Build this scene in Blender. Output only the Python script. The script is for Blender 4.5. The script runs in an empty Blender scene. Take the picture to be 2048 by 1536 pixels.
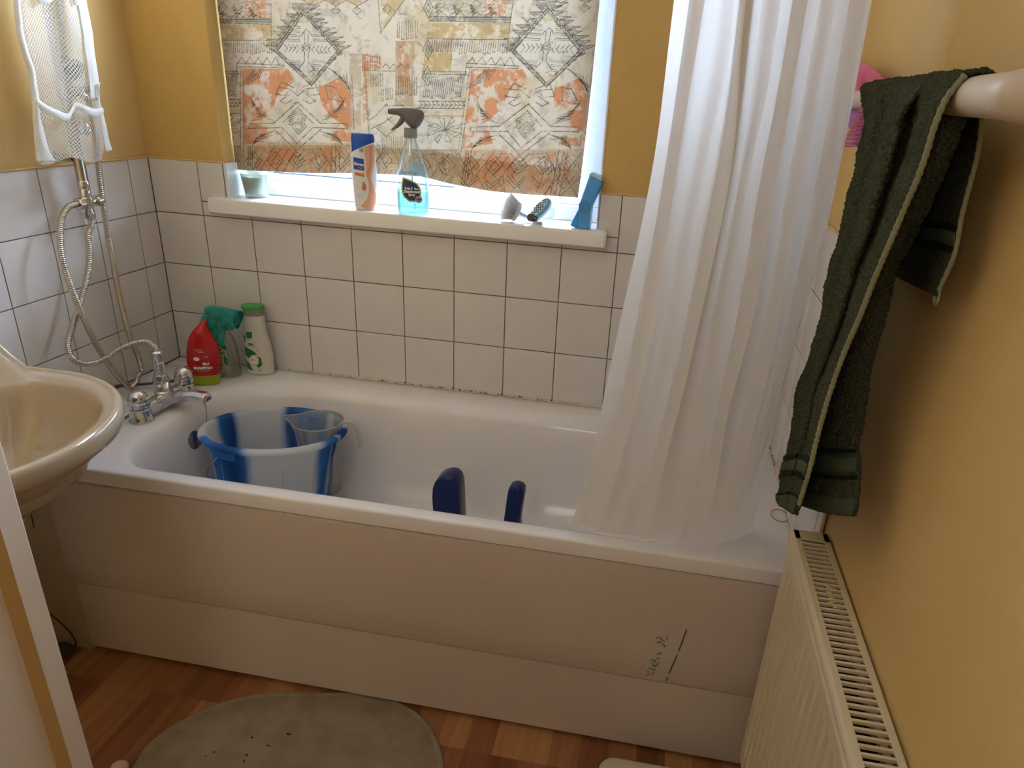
import bpy, bmesh, math, random
import numpy as np
from mathutils import Vector, Matrix
random.seed(7); RNG = np.random.default_rng(7)
SC = bpy.context.scene; COL = SC.collection
PI = math.pi

# ------------------------------------------------------------------ camera
F = 1409.59; CX = 74.28; CY = 42.72
CAM = np.array([1.49177, -1.92217, 1.39494]); PAN, TILT, ROLL = 0.144577, 1.158344, 0.062540
RM = np.array((Matrix.Rotation(PAN, 3, 'Z') @ Matrix.Rotation(TILT, 3, 'X') @ Matrix.Rotation(ROLL, 3, 'Z')))
cd = bpy.data.cameras.new('camera'); cam = bpy.data.objects.new('camera', cd); COL.objects.link(cam)
cam.matrix_world = Matrix.Translation(Vector(CAM)) @ Matrix(RM.tolist()).to_4x4()
cd.sensor_width = 36; cd.lens = F / 2048 * 36; cd.shift_x = -CX / 2048; cd.shift_y = CY / 2048; cd.clip_start = 0.02
SC.camera = cam

def at(u, v, ax, val):
    "point of the plane ax=val seen at photo position (u, v): used to measure where things stand"
    d = RM @ np.array([(u - 1024 - CX) / F, -(v - 768 - CY) / F, -1.0]); i = 'xyz'.index(ax)
    return Vector(CAM + d * (val - CAM[i]) / d[i])

# ------------------------------------------------------------------ light
SC.view_settings.view_transform = 'Standard'; SC.view_settings.look = 'None'; SC.view_settings.gamma = 1
SC.view_settings.use_curve_mapping = False; SC.view_settings.exposure = 0.08
w = bpy.data.worlds.new('sky'); SC.world = w; w.use_nodes = True
w.node_tree.nodes['Background'].inputs[0].default_value = (0.80, 0.88, 1.0, 1)
w.node_tree.nodes['Background'].inputs[1].default_value = 6.0
def area(name, loc, aim, sx, sy, power, col):
    l = bpy.data.lights.new(name, 'AREA'); l.shape = 'RECTANGLE'; l.size = sx; l.size_y = sy; l.energy = power; l.color = col
    o = bpy.data.objects.new(name, l); COL.objects.link(o); o.location = loc
    o.rotation_euler = (Vector(aim) - Vector(loc)).to_track_quat('-Z', 'Y').to_euler(); return o
area('daylight_outside_window', (1.45, 1.05, 2.05), (0.75, 0, 1.35), 3.0, 1.8, 2150, (0.72, 0.82, 1.0))
area('landing_fill_light', (1.1, -2.95, 2.2), (1.1, -1.6, 0.6), 0.6, 0.6, 4.5, (0.98, 0.96, 0.98))  # added fill light on the unseen landing, brightens the door and bath panel

# ------------------------------------------------------------------ helpers
def lin(c):
    if isinstance(c, str): c = [int(c[i:i+2], 16) / 255 for i in (0, 2, 4)]
    return tuple(x / 12.92 if x <= 0.04045 else ((x + 0.055) / 1.055) ** 2.4 for x in c)
def mat(name, c, rough=0.5, metal=0, bump=0, bscale=80, var=0, vscale=6, vcol=None, trans=0, ior=1.45, coat=0, sheen=0, spec=None, alpha=1, emit=None, sss=0):
    m = bpy.data.materials.new(name); m.use_nodes = True; nt = m.node_tree; p = nt.nodes['Principled BSDF']
    c = lin(c); p.inputs['Base Color'].default_value = (*c, 1); p.inputs['Roughness'].default_value = rough; p.inputs['Metallic'].default_value = metal
    p.inputs['Transmission Weight'].default_value = trans; p.inputs['IOR'].default_value = ior; p.inputs['Coat Weight'].default_value = coat
    p.inputs['Sheen Weight'].default_value = sheen; p.inputs['Alpha'].default_value = alpha
    if spec is not None: p.inputs['Specular IOR Level'].default_value = spec
    if sss: p.inputs['Subsurface Weight'].default_value = sss; p.inputs['Subsurface Scale'].default_value = 0.01
    if emit: p.inputs['Emission Color'].default_value = (*lin(emit[0]), 1); p.inputs['Emission Strength'].default_value = emit[1]
    tc = nt.nodes.new('ShaderNodeTexCoord')
    if var:
        n = nt.nodes.new('ShaderNodeTexNoise'); n.inputs['Scale'].default_value = vscale; n.inputs['Detail'].default_value = 6
        nt.links.new(tc.outputs['Object'], n.inputs['Vector'])
        r = nt.nodes.new('ShaderNodeMix'); r.data_type = 'RGBA'; cr = nt.nodes.new('ShaderNodeMapRange')
        cr.inputs[1].default_value = 0.4; cr.inputs[2].default_value = 0.75; cr.inputs[3].default_value = 0; cr.inputs[4].default_value = var
        nt.links.new(n.outputs['Fac'], cr.inputs[0]); nt.links.new(cr.outputs[0], r.inputs[0])
        r.inputs[6].default_value = (*c, 1); r.inputs[7].default_value = (*(lin(vcol) if vcol else tuple(x * 0.6 for x in c)), 1)
        nt.links.new(r.outputs[2], p.inputs['Base Color'])
    if bump:
        n = nt.nodes.new('ShaderNodeTexNoise'); n.inputs['Scale'].default_value = bscale; n.inputs['Detail'].default_value = 5
        nt.links.new(tc.outputs['Object'], n.inputs['Vector'])
        b = nt.nodes.new('ShaderNodeBump'); b.inputs['Strength'].default_value = bump; b.inputs['Distance'].default_value = 0.002
        nt.links.new(n.outputs['Fac'], b.inputs['Height']); nt.links.new(b.outputs[0], p.inputs['Normal'])
    return m
def cloth_mat(name, c, transl=0.5, bump=0.3, bscale=200, attr=None, net=None, rough=0.9, tint=None, dens=1.0):
    "a thin sheet that lets light through"
    m = bpy.data.materials.new(name); m.use_nodes = True; nt = m.node_tree; N = nt.nodes.new; L = nt.links.new
    nt.nodes.remove(nt.nodes['Principled BSDF']); out = nt.nodes['Material Output']
    d = N('ShaderNodeBsdfDiffuse'); t = N('ShaderNodeBsdfTranslucent'); mx = N('ShaderNodeMixShader'); mx.inputs[0].default_value = transl
    c = lin(c); d.inputs[0].default_value = (*c, 1); t.inputs[0].default_value = (*(lin(tint) if tint else c), 1)
    if attr:
        a = N('ShaderNodeAttribute'); a.attribute_name = attr; L(a.outputs['Color'], d.inputs[0])
        vm = N('ShaderNodeVectorMath'); vm.operation = 'SCALE'; vm.inputs['Scale'].default_value = dens; L(a.outputs['Color'], vm.inputs[0]); L(vm.outputs[0], t.inputs[0])
    else: t.inputs[0].default_value = tuple(x * dens for x in t.inputs[0].default_value[:3]) + (1,)
    tc = N('ShaderNodeTexCoord'); n = N('ShaderNodeTexNoise'); n.inputs['Scale'].default_value = bscale; n.inputs['Detail'].default_value = 5
    L(tc.outputs['Object'], n.inputs['Vector']); b = N('ShaderNodeBump'); b.inputs['Strength'].default_value = bump; b.inputs['Distance'].default_value = 0.003
    L(n.outputs['Fac'], b.inputs['Height']); L(b.outputs[0], d.inputs['Normal']); L(b.outputs[0], t.inputs['Normal'])
    L(d.outputs[0], mx.inputs[1]); L(t.outputs[0], mx.inputs[2]); last = mx
    g = N('ShaderNodeBsdfGlossy'); g.inputs['Roughness'].default_value = 0.45; mg = N('ShaderNodeMixShader'); mg.inputs[0].default_value = 0.03
    L(mx.outputs[0], mg.inputs[1]); L(g.outputs[0], mg.inputs[2]); last = mg
    if net:   # net = (cell size in metres, hole share): holes on a staggered grid of the sheet's own UVs
        uv = N('ShaderNodeUVMap'); sx = N('ShaderNodeSeparateXYZ'); L(uv.outputs[0], sx.inputs[0])
        def mm(op, a, bb=None):
            k = N('ShaderNodeMath'); k.operation = op
            for i, q in enumerate((a, bb)):
                if q is None: continue
                if isinstance(q, (int, float)): k.inputs[i].default_value = q
                else: L(q, k.inputs[i])
            return k.outputs[0]
        u = mm('MULTIPLY', sx.outputs[0], PI / net[0]); v = mm('MULTIPLY', sx.outputs[1], PI / net[0])
        h = mm('ABSOLUTE', mm('MULTIPLY', mm('COSINE', mm('ADD', u, v)), mm('COSINE', mm('SUBTRACT', u, v))))
        hole = mm('GREATER_THAN', h, net[1]); tr = N('ShaderNodeBsdfTransparent'); m2 = N('ShaderNodeMixShader')
        L(hole, m2.inputs[0]); L(last.outputs[0], m2.inputs[1]); L(tr.outputs[0], m2.inputs[2]); last = m2
    L(last.outputs[0], out.inputs[0]); return m
def thin_mat(name, c, dens=0.3, rough=0.05, gloss=0.12):
    "thin clear plastic or glass wall: coloured see-through with a surface sheen"
    m = bpy.data.materials.new(name); m.use_nodes = True; nt = m.node_tree; N = nt.nodes.new; L = nt.links.new
    nt.nodes.remove(nt.nodes['Principled BSDF']); out = nt.nodes['Material Output']
    tr = N('ShaderNodeBsdfTransparent'); tr.inputs[0].default_value = (*lin(c), 1)
    d = N('ShaderNodeBsdfDiffuse'); d.inputs[0].default_value = (*lin(c), 1); tl = N('ShaderNodeBsdfTranslucent'); tl.inputs[0].default_value = (*lin(c), 1)
    m0 = N('ShaderNodeMixShader'); m0.inputs[0].default_value = 0.5; L(d.outputs[0], m0.inputs[1]); L(tl.outputs[0], m0.inputs[2])
    m1 = N('ShaderNodeMixShader'); m1.inputs[0].default_value = dens; L(tr.outputs[0], m1.inputs[1]); L(m0.outputs[0], m1.inputs[2])
    g = N('ShaderNodeBsdfGlossy'); g.inputs['Roughness'].default_value = rough; fr = N('ShaderNodeLayerWeight'); fr.inputs[0].default_value = 0.35
    mu = N('ShaderNodeMath'); mu.operation = 'MULTIPLY_ADD'; mu.inputs[1].default_value = 0.6; mu.inputs[2].default_value = gloss * 0.3; L(fr.outputs['Fresnel'], mu.inputs[0])
    m2 = N('ShaderNodeMixShader'); L(mu.outputs[0], m2.inputs[0]); L(m1.outputs[0], m2.inputs[1]); L(g.outputs[0], m2.inputs[2]); L(m2.outputs[0], out.inputs[0]); return m

def tag(o, label=None, cat=None, group=None, kind=None):
    if label: o['label'] = label
    if cat: o['category'] = cat
    if group: o['group'] = group
    if kind: o['kind'] = kind
    return o
def empty(name, loc=(0, 0, 0), rz=0, label=None, cat=None, group=None, kind=None):
    o = bpy.data.objects.new(name, None); COL.objects.link(o); o.location = loc; o.rotation_euler = (0, 0, rz); o.empty_display_size = 0.05
    return tag(o, label, cat, group, kind)
class MB:
    "collects shapes and links them as one mesh object"
    def __init__(s): s.v = []; s.f = []; s.mi = []; s.uv = None
    def add(s, vs, fs, mi=0):
        n = len(s.v); s.v += [tuple(q) for q in vs]; s.f += [[i + n for i in f] for f in fs]; s.mi += [mi] * len(fs); return s
    def box(s, x0, x1, y0, y1, z0, z1, mi=0):
        vs = [(x, y, z) for x in (x0, x1) for y in (y0, y1) for z in (z0, z1)]
        return s.add(vs, [(0, 1, 3, 2), (4, 6, 7, 5), (0, 4, 5, 1), (2, 3, 7, 6), (0, 2, 6, 4), (1, 5, 7, 3)], mi)
    def quad(s, *p, mi=0): return s.add(p, [tuple(range(len(p)))], mi)
    def rings(s, rs, cap0=True, cap1=True, closed=True, mi=0):
        n = len(rs[0]); vs = [p for r in rs for p in r]; fs = []
        m = n if closed else n - 1
        for i in range(len(rs) - 1):
            for j in range(m): fs.append((i * n + j, i * n + (j + 1) % n, (i + 1) * n + (j + 1) % n, (i + 1) * n + j))
        if cap0: fs.append(tuple(range(n))[::-1])
        if cap1: fs.append(tuple(range((len(rs) - 1) * n, len(rs) * n)))
        return s.add(vs, fs, mi)
    def lathe(s, prof, loc=(0, 0, 0), axis=(0, 0, 1), n=32, cap0=True, cap1=True, mi=0):
        "prof = [(radius, height)]"
        q = Vector((0, 0, 1)).rotation_difference(Vector(axis)); loc = Vector(loc)
        rs = [[loc + q @ Vector((r * math.cos(2 * PI * k / n), r * math.sin(2 * PI * k / n), h)) for k in range(n)] for r, h in prof]
        return s.rings(rs, cap0, cap1, mi=mi)
    def tube(s, pts, r, n=12, sub=1, mi=0, cap=True, twist=0):
        pts = [Vector(p) for p in pts]
        if sub > 1: pts = spline(pts, sub)
        rr = r if isinstance(r, (list, tuple)) else [r] * len(pts)
        if len(rr) != len(pts): rr = [np.interp(i / (len(pts) - 1), np.linspace(0, 1, len(rr)), rr) for i in range(len(pts))]
        t = (pts[1] - pts[0]).normalized(); up = Vector((0, 0, 1)) if abs(t.z) < 0.9 else Vector((1, 0, 0)); a = t.cross(up).normalized(); rs = []
        for i, p in enumerate(pts):
            t = (pts[min(i + 1, len(pts) - 1)] - pts[max(i - 1, 0)]).normalized(); a = (a - t * a.dot(t)).normalized(); b = t.cross(a)
            rs.append([p + (a * math.cos(2 * PI * k / n) + b * math.sin(2 * PI * k / n)) * rr[i] for k in range(n)])
        return s.rings(rs, cap, cap, mi=mi)
    def ball(s, c, r, n=20, sc=(1, 1, 1), mi=0):
        c = Vector(c); rs = [[c + Vector((r * sc[0] * math.sin(a) * math.cos(2 * PI * k / n), r * sc[1] * math.sin(a) * math.sin(2 * PI * k / n), -r * sc[2] * math.cos(a))) for k in range(n)] for a in [PI * (i + 0.02) / (n // 2 + 0.04) for i in range(n // 2 + 1)]]
        return s.rings(rs, mi=mi)
    def grid(s, G, mi=0):
        r, c = len(G), len(G[0]); return s.add([p for row in G for p in row], [(i * c + j, i * c + j + 1, (i + 1) * c + j + 1, (i + 1) * c + j) for i in range(r - 1) for j in range(c - 1)], mi)
    def build(s, name, m, parent=None, smooth=True, bevel=0, bseg=3, solid=0, sub=0, uvs=None, angle=40, loc=None):
        me = bpy.data.meshes.new(name); me.from_pydata(s.v, [], s.f)
        for q in (m if isinstance(m, (list, tuple)) else [m]): me.materials.append(q)
        me.polygons.foreach_set('material_index', s.mi)
        if uvs is not None:
            l = me.uv_layers.new(name='UVMap'); vi = np.zeros(len(me.loops), np.int32); me.loops.foreach_get('vertex_index', vi)
            l.data.foreach_set('uv', np.asarray(uvs, np.float32)[vi].ravel())
        bm = bmesh.new(); bm.from_mesh(me); bmesh.ops.recalc_face_normals(bm, faces=bm.faces); bm.to_mesh(me); bm.free()
        if smooth: me.shade_smooth(); me.set_sharp_from_angle(angle=math.radians(angle))
        o = bpy.data.objects.new(name, me); COL.objects.link(o); o.parent = parent
        if loc is not None: o.location = loc
        if solid: k = o.modifiers.new('thick', 'SOLIDIFY'); k.thickness = solid; k.offset = 0
        if bevel: k = o.modifiers.new('bev', 'BEVEL'); k.width = bevel; k.segments = bseg; k.limit_method = 'ANGLE'; k.angle_limit = math.radians(35)
        if sub: k = o.modifiers.new('sub', 'SUBSURF'); k.levels = sub; k.render_levels = sub
        return o
def spline(P, sub):
    "Catmull-Rom through points, sub steps per span"
    P = [Vector(p) for p in P]; out = []; n = len(P)
    for i in range(n - 1):
        a, b, c, d = P[max(i - 1, 0)], P[i], P[i + 1], P[min(i + 2, n - 1)]
        for k in range(sub):
            t = k / sub; out.append(0.5 * ((2 * b) + (c - a) * t + (2 * a - 5 * b + 4 * c - d) * t * t + (3 * b - a - 3 * c + d) * t ** 3))
    out.append(P[-1]); return out
def resample(P, n):
    "n points evenly along a splined path"
    Q = spline(P, 12); d = [0]
    for a, b in zip(Q, Q[1:]): d.append(d[-1] + (b - a).length)
    A = np.array([tuple(q) for q in Q]); t = np.linspace(0, d[-1], n)
    return [Vector(p) for p in np.stack([np.interp(t, d, A[:, k]) for k in range(3)], 1)]
def sheet(rails, nv, su):
    "surface through hanging rails: nv rows down each rail, su steps between rails"
    R = [resample(r, nv) for r in rails]; return [spline([R[k][i] for k in range(len(R))], su) for i in range(nv)]
def grid_uv(G):
    r, c = len(G), len(G[0]); m = r // 2; us = [0]
    for j in range(1, c): us.append(us[-1] + (Vector(G[m][j]) - Vector(G[m][j - 1])).length)
    vs = [0]
    for i in range(1, r): vs.append(vs[-1] + (Vector(G[i][c // 2]) - Vector(G[i - 1][c // 2])).length)
    return [(us[j], vs[i]) for i in range(r) for j in range(c)]
def wrinkle(G, amp, sc, seed=0):
    from mathutils import noise
    out = []
    for i, row in enumerate(G):
        rr = []
        for j, p in enumerate(row):
            d = noise.noise_vector(Vector(p) * sc + Vector((seed, 0, 0))); rr.append(Vector(p) + d * amp)
        out.append(rr)
    return out

# flat shapes and lettering laid on a curved surface: fn(u, v) gives the surface point
def flat_poly(pts, maxe=0.004):
    bm = bmesh.new(); f = bm.faces.new([bm.verts.new((x, y, 0)) for x, y in pts]); bmesh.ops.triangulate(bm, faces=[f])
    for _ in range(6):
        E = [e for e in bm.edges if e.calc_length() > maxe]
        if not E: break
        bmesh.ops.subdivide_edges(bm, edges=E, cuts=1); bmesh.ops.triangulate(bm, faces=[f for f in bm.faces if len(f.verts) > 3])
    r = ([tuple(v.co[:2]) for v in bm.verts], [[v.index for v in f.verts] for f in bm.faces]) if not bm.verts.index_update() else None
    bm.free(); return r
def letters(text, size, bold=0.0, align='CENTER'):
    c = bpy.data.curves.new('t', 'FONT'); c.body = text; c.size = size; c.align_x = align; c.offset = bold; c.resolution_u = 3
    o = bpy.data.objects.new('t', c); COL.objects.link(o); me = bpy.data.meshes.new_from_object(o)
    v = [tuple(q.co[:2]) for q in me.vertices]; f = [list(p.vertices) for p in me.polygons]
    bpy.data.objects.remove(o); bpy.data.meshes.remove(me); return v, f
def lay(mb, shape, fn, du=0, dv=0, rot=0, mi=0, mirror=False):
    v, f = shape; c, s = math.cos(rot), math.sin(rot)
    if mirror: v = [(-x, y) for x, y in v]
    mb.add([fn(x * c - y * s + du, x * s + y * c + dv) for x, y in v], f, mi)
def ell(cx, cy, rx, ry, n=24, a0=0, a1=2 * PI): return [(cx + rx * math.cos(a0 + (a1 - a0) * k / n), cy + ry * math.sin(a0 + (a1 - a0) * k / n)) for k in range(n)]
def rect(x0, x1, y0, y1): return [(x0, y0), (x1, y0), (x1, y1), (x0, y1)]

# ------------------------------------------------------------------ materials
M = {}
M['paint'] = mat('yellow wall paint', 'dcb878', 0.55, bump=0.5, bscale=45, var=0.22, vscale=3, vcol='cfa458')
M['paint_rough'] = mat('yellow paint over rough plaster', 'd6b068', 0.5, bump=0.7, bscale=60, var=0.3, vscale=5, vcol='c49a52')
M['tile'] = mat('cream glazed tile', 'e2dcd8', 0.16, bump=0.03, bscale=14, var=0.25, vscale=9, vcol='d2c6c0', spec=0.5)
M['grout'] = mat('dirty grout', '7d6a58', 0.9, var=0.9, vscale=12, vcol='4a382a')
M['upvc'] = mat('white window plastic', 'eef1f4', 0.3)
M['silla'] = mat('white sill board', 'f0ebe6', 0.35)
M['acrylic'] = mat('white bath acrylic', 'e8e2e2', 0.16, coat=0.3, var=0.1, vscale=4, vcol='d6cec4')
M['panel'] = mat('bath side plastic', 'cfbfb4', 0.38, var=0.3, vscale=3, vcol='c0b2a2')
M['cream'] = mat('cream basin china', 'b3a088', 0.12, coat=0.5)
M['chrome'] = mat('chrome', 'd4d4d6', 0.12, 1)
M['chromed'] = mat('worn chrome', 'b9b2aa', 0.25, 1, bump=0.1, bscale=60)
M['hose'] = mat('metal hose', 'c8bfb4', 0.24, 1)
M['rad'] = mat('cream radiator enamel', 'd9c9ab', 0.35, var=0.2, vscale=10, vcol='c3ae88')
M['dark'] = mat('dark gap', '1c1612', 0.9)
M['radin'] = mat('shade-dark radiator inside', '33281c', 0.9)  # dark colour stands in for shade between the fins under the grille
M['door'] = mat('white gloss door paint', 'e9ddd0', 0.35, var=0.2, vscale=4, vcol='cfbca6')
M['door2'] = mat('yellowed door moulding paint', 'c3a36c', 0.45, var=0.2, vscale=12)
M['white'] = mat('white plastic', 'ebe8e2', 0.35)

# ------------------------------------------------------------------ room shell
P = 0.1524; ZR = [1.0169, 0.8645, 0.7121]; ZT = 1.1687; ZB = 0.5587; XR = 1.846; YF = -0.7012; YC = -2.0; YE = -3.3; ZC = 2.36
def struct(name, mb, m, parent=None, **k):
    o = mb.build(name, m, parent, **k)
    if parent is None: o['kind'] = 'structure'
    return o
WX0, WX1, WZ0, WZ1 = 0.232, 1.3135, 1.03, 2.12
# back wall with the window opening
mb = MB()
for a in ((-0.15, WX0, -0.1, ZC), (WX1, 2.0, -0.1, ZC), (WX0, WX1, -0.1, WZ0), (WX0, WX1, WZ1, ZC)): mb.box(a[0], a[1], 0.006, 0.20, a[2], a[3])
wall_back = struct('wall_back', mb, M['paint_rough'], smooth=False)
mb = MB(); mb.box(-0.15, -0.006, YE, 0.006, -0.1, ZC); wall_left = struct('wall_left', mb, M['paint'], smooth=False)
mb = MB(); mb.box(XR + 0.006, 2.0, YE, 0.006, -0.1, ZC); wall_right = struct('wall_right', mb, M['paint'], smooth=False)
mb = MB(); mb.box(-0.15, 2.0, YE, 0.2, ZC, ZC + 0.1); struct('ceiling', mb, mat('white ceiling paint', 'ecebea', 0.8), smooth=False)
mb = MB(); mb.box(-0.006, 0.66, YC - 0.1, YC, 0, ZC); mb.box(1.62, XR + 0.006, YC - 0.1, YC, 0, ZC); mb.box(0.66, 1.62, YC - 0.1, YC, 2.03, ZC)
mb.box(-0.15, 2.0, YE - 0.1, YE, 0, ZC); struct('wall_front', mb, M['paint'], smooth=False)

# floor: laminate strips running away from the door
def floor_mat():
    m = bpy.data.materials.new('red-brown laminate'); m.use_nodes = True; nt = m.node_tree; N = nt.nodes.new; L = nt.links.new; p = nt.nodes['Principled BSDF']
    tc = N('ShaderNodeTexCoord'); mp = N('ShaderNodeMapping'); mp.inputs['Rotation'].default_value = (0, 0, PI / 2); mp.inputs['Location'].default_value = (0.11, 0.012, 0); L(tc.outputs['Object'], mp.inputs[0])
    b = N('ShaderNodeTexBrick'); b.offset = 0.37; b.offset_frequency = 1; b.squash = 1
    b.inputs['Scale'].default_value = 1; b.inputs['Brick Width'].default_value = 0.34; b.inputs['Row Height'].default_value = 0.066; b.inputs['Mortar Size'].default_value = 0.0006
    b.inputs['Color1'].default_value = (0, 0, 0, 1); b.inputs['Color2'].default_value = (1, 1, 1, 1); b.inputs['Mortar'].default_value = (0.3, 0.3, 0.3, 1); b.inputs['Bias'].default_value = 0
    L(mp.outputs[0], b.inputs['Vector'])
    mp2 = N('ShaderNodeMapping'); mp2.inputs['Scale'].default_value = (38, 2.2, 1); L(tc.outputs['Object'], mp2.inputs[0])
    n = N('ShaderNodeTexNoise'); n.inputs['Scale'].default_value = 1.0; n.inputs['Detail'].default_value = 7; n.inputs['Distortion'].default_value = 1.2; L(mp2.outputs[0], n.inputs['Vector'])
    mx = N('ShaderNodeMath'); mx.operation = 'MULTIPLY_ADD'; mx.inputs[1].default_value = 0.62; L(b.outputs['Color'], mx.inputs[0])
    mn = N('ShaderNodeMath'); mn.operation = 'MULTIPLY_ADD'; mn.inputs[1].default_value = 0.7; mn.inputs[2].default_value = -0.14; L(n.outputs['Fac'], mn.inputs[0]); L(mn.outputs[0], mx.inputs[2])
    r = N('ShaderNodeValToRGB'); e = r.color_ramp.elements; e[0].position = 0.08; e[0].color = (*lin('6a3a22'), 1); e[1].position = 0.95; e[1].color = (*lin('c08c5a'), 1)
    k = r.color_ramp.elements.new(0.5); k.color = (*lin('98603e'), 1); L(mx.outputs[0], r.inputs[0]); L(r.outputs[0], p.inputs['Base Color']); p.inputs['Roughness'].default_value = 0.33
    return m
mb = MB(); mb.box(-0.15, 2.0, YE, 0.2, -0.1, 0); struct('floor', mb, floor_mat(), smooth=False)

# tiles: real bevelled slabs over a grout bed
def tiles(name, o, ua, va, na, cells, parent):
    o, ua, va, na = map(Vector, (o, ua, va, na)); t = MB(); g = 0.0013
    for (u0, u1, v0, v1) in cells:
        u0 += g; u1 -= g; v0 += g; v1 -= g
        if u1 - u0 < 0.004 or v1 - v0 < 0.004: continue
        tu, tv = RNG.normal(0, 0.0014, 2); e = 0.0012; rs = []
        for dp, ins in ((-0.006, 0), (-0.0009, 0), (-0.0002, e * 0.5), (0, e * 1.6)):
            r = []
            for a, b in ((u0 + ins, v0 + ins), (u1 - ins, v0 + ins), (u1 - ins, v1 - ins), (u0 + ins, v1 - ins)):
                r.append(o + ua * a + va * b + na * (dp + tu * (a - (u0 + u1) / 2) + tv * (b - (v0 + v1) / 2)))
            rs.append(r)
        t.rings(rs, False, True)
    ob = t.build(name, M['tile'], parent, angle=25); g_ = MB()
    u0 = min(c[0] for c in cells); u1 = max(c[1] for c in cells); v0 = min(c[2] for c in cells); v1 = max(c[3] for c in cells)
    return ob
def bed(parent, quads, na):
    g = MB(); na = Vector(na)
    for q in quads:
        q = [Vector(p) for p in q]; n = len(q); g.rings([[p - na * 0.0065 for p in q], [p - na * 0.0012 for p in q]], True, True)
    return g.build('grout', M['grout'], parent, smooth=False)
BX = [0] + [P * k for k in range(1, 12)] + [XR]
ZL = [0.41, 0.5595] + [0.7121, 0.8645, 1.0169]
SX0, SX1, SZ0, SZ1 = 0.196, 1.336, 1.031, 1.075     # sill ends and board
cells = []
for i in range(12):
    for j in range(4): cells.append((BX[i], BX[i + 1], ZL[j], ZL[j + 1]))
    a, b = BX[i], BX[i + 1]
    if b <= P + .001 or a >= 9 * P - .03: cells.append((a, b, 1.0169, ZT))
    elif a < WX0: cells += [(a, WX0, 1.0575, ZT), (a, b, 1.0169, 1.0575)]
    elif b > WX1: cells += [(WX1, b, 1.0575, ZT), (a, b, 1.0169, 1.0575)]
    else: cells.append((a, b, 1.0169, 1.0300))
tiles('wall_tiles', (0, 0, 0), (1, 0, 0), (0, 0, 1), (0, -1, 0), cells, wall_back)
bed(wall_back, [[(0, 0, .41), (WX0, 0, .41), (WX0, 0, ZT - .002), (0, 0, ZT - .002)], [(WX1, 0, .41), (XR, 0, .41), (XR, 0, ZT - .002), (WX1, 0, ZT - .002)], [(WX0, 0, .41), (WX1, 0, .41), (WX1, 0, WZ0), (WX0, 0, WZ0)]], (0, -1, 0))
YL = [0] + [0.0821 + P * k for k in range(10)]; cells = []
for i in range(len(YL) - 1):
    for j in range(4): cells.append((YL[i], YL[i + 1], (ZL + [ZT])[j + 1], (ZL + [ZT])[j + 2]))
    cells += [(YL[i], YL[i + 1], 0.407, 0.5595), (YL[i], YL[i + 1], 0.255, 0.407)] if YL[i] > 0.6 else []
tiles('wall_tiles', (0, 0, 0), (0, -1, 0), (0, 0, 1), (1, 0, 0), cells, wall_left)
bed(wall_left, [[(0, 0, .25), (0, -YL[-1], .25), (0, -YL[-1], ZT - .002), (0, 0, ZT - .002)]], (1, 0, 0))
YR = [0, 0.0807, 0.2331, 0.3855, 0.5379, 0.6903, 0.7345]; cells = []
for i in range(len(YR) - 1):
    for j in range(5): cells.append((YR[i], YR[i + 1], (ZL + [ZT])[j], (ZL + [ZT])[j + 1]))
tiles('wall_tiles', (XR, 0, 0), (0, -1, 0), (0, 0, 1), (-1, 0, 0), cells, wall_right)
bed(wall_right, [[(XR, 0, .41), (XR, -.7335, .41), (XR, -.7335, ZT - .002), (XR, 0, ZT - .002)]], (-1, 0, 0))
# paint drips along the top of the tiles
mb = MB()
for x0, x1 in ((0, WX0), (WX1, XR)):
    pts = [(x0 + (x1 - x0) * k / 40, 0.0015 + random.uniform(-.0008, .0008), ZT + 0.0012 + random.uniform(-.0012, .0008)) for k in range(41)]
    mb.tube(pts, 0.0028, 6)
mb.tube([(0.0015, -k * 0.03, ZT + 0.001 + random.uniform(-.001, .001)) for k in range(45)], 0.0028, 6)
mb.tube([(XR - 0.0015, -k * 0.024, ZT + 0.001 + random.uniform(-.001, .001)) for k in range(31)], 0.0028, 6)
mb.tube([(XR - 0.001, -.7365, z) for z in (.5, .8, 1.1, 1.17)], 0.003, 6)
tag(mb.build('trim_1', M['paint']), kind='structure')

# ------------------------------------------------------------------ window
win = empty('window_1', (0.77, 0.12, 1.075), kind='structure')
def wpart(name, mb, m, **k):
    mb.v = [(x - 0.77, y - 0.12, z - 1.075) for x, y, z in mb.v]; return mb.build(name, m, win, **k)
FY = 0.105
mb = MB(); mb.box(WX0, WX1, FY, .18, 1.075, 1.118); mb.box(WX0, WX1, FY, .18, 2.06, 2.12); mb.box(WX0, .292, FY, .18, 1.118, 2.06); mb.box(1.262, WX1, FY, .18, 1.118, 2.06)
wpart('window_frame', mb, M['upvc'], bevel=.004)
mb = MB()
mb.box(.292, 1.262, FY + .018, .165, 1.118, 1.137); mb.box(.292, 1.262, FY + .018, .165, 2.03, 2.06); mb.box(.292, .316, FY + .018, .165, 1.137, 2.03); mb.box(1.238, 1.262, FY + .018, .165, 1.137, 2.03)
wpart('sash', mb, M['upvc'], bevel=.005)
mb = MB(); mb.box(.316, 1.238, .140, .146, 1.137, 2.03); wpart('pane', mb, thin_mat('window glass', 'f4fbff', 0.04, 0.02, 0.1), smooth=False)
mb = MB(); mb.box(.316, 1.238, .128, .139, 1.137, 1.141); wpart('glazing_gasket', mb, mat('grey rubber', '4d5a66', .7), smooth=False)
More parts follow.
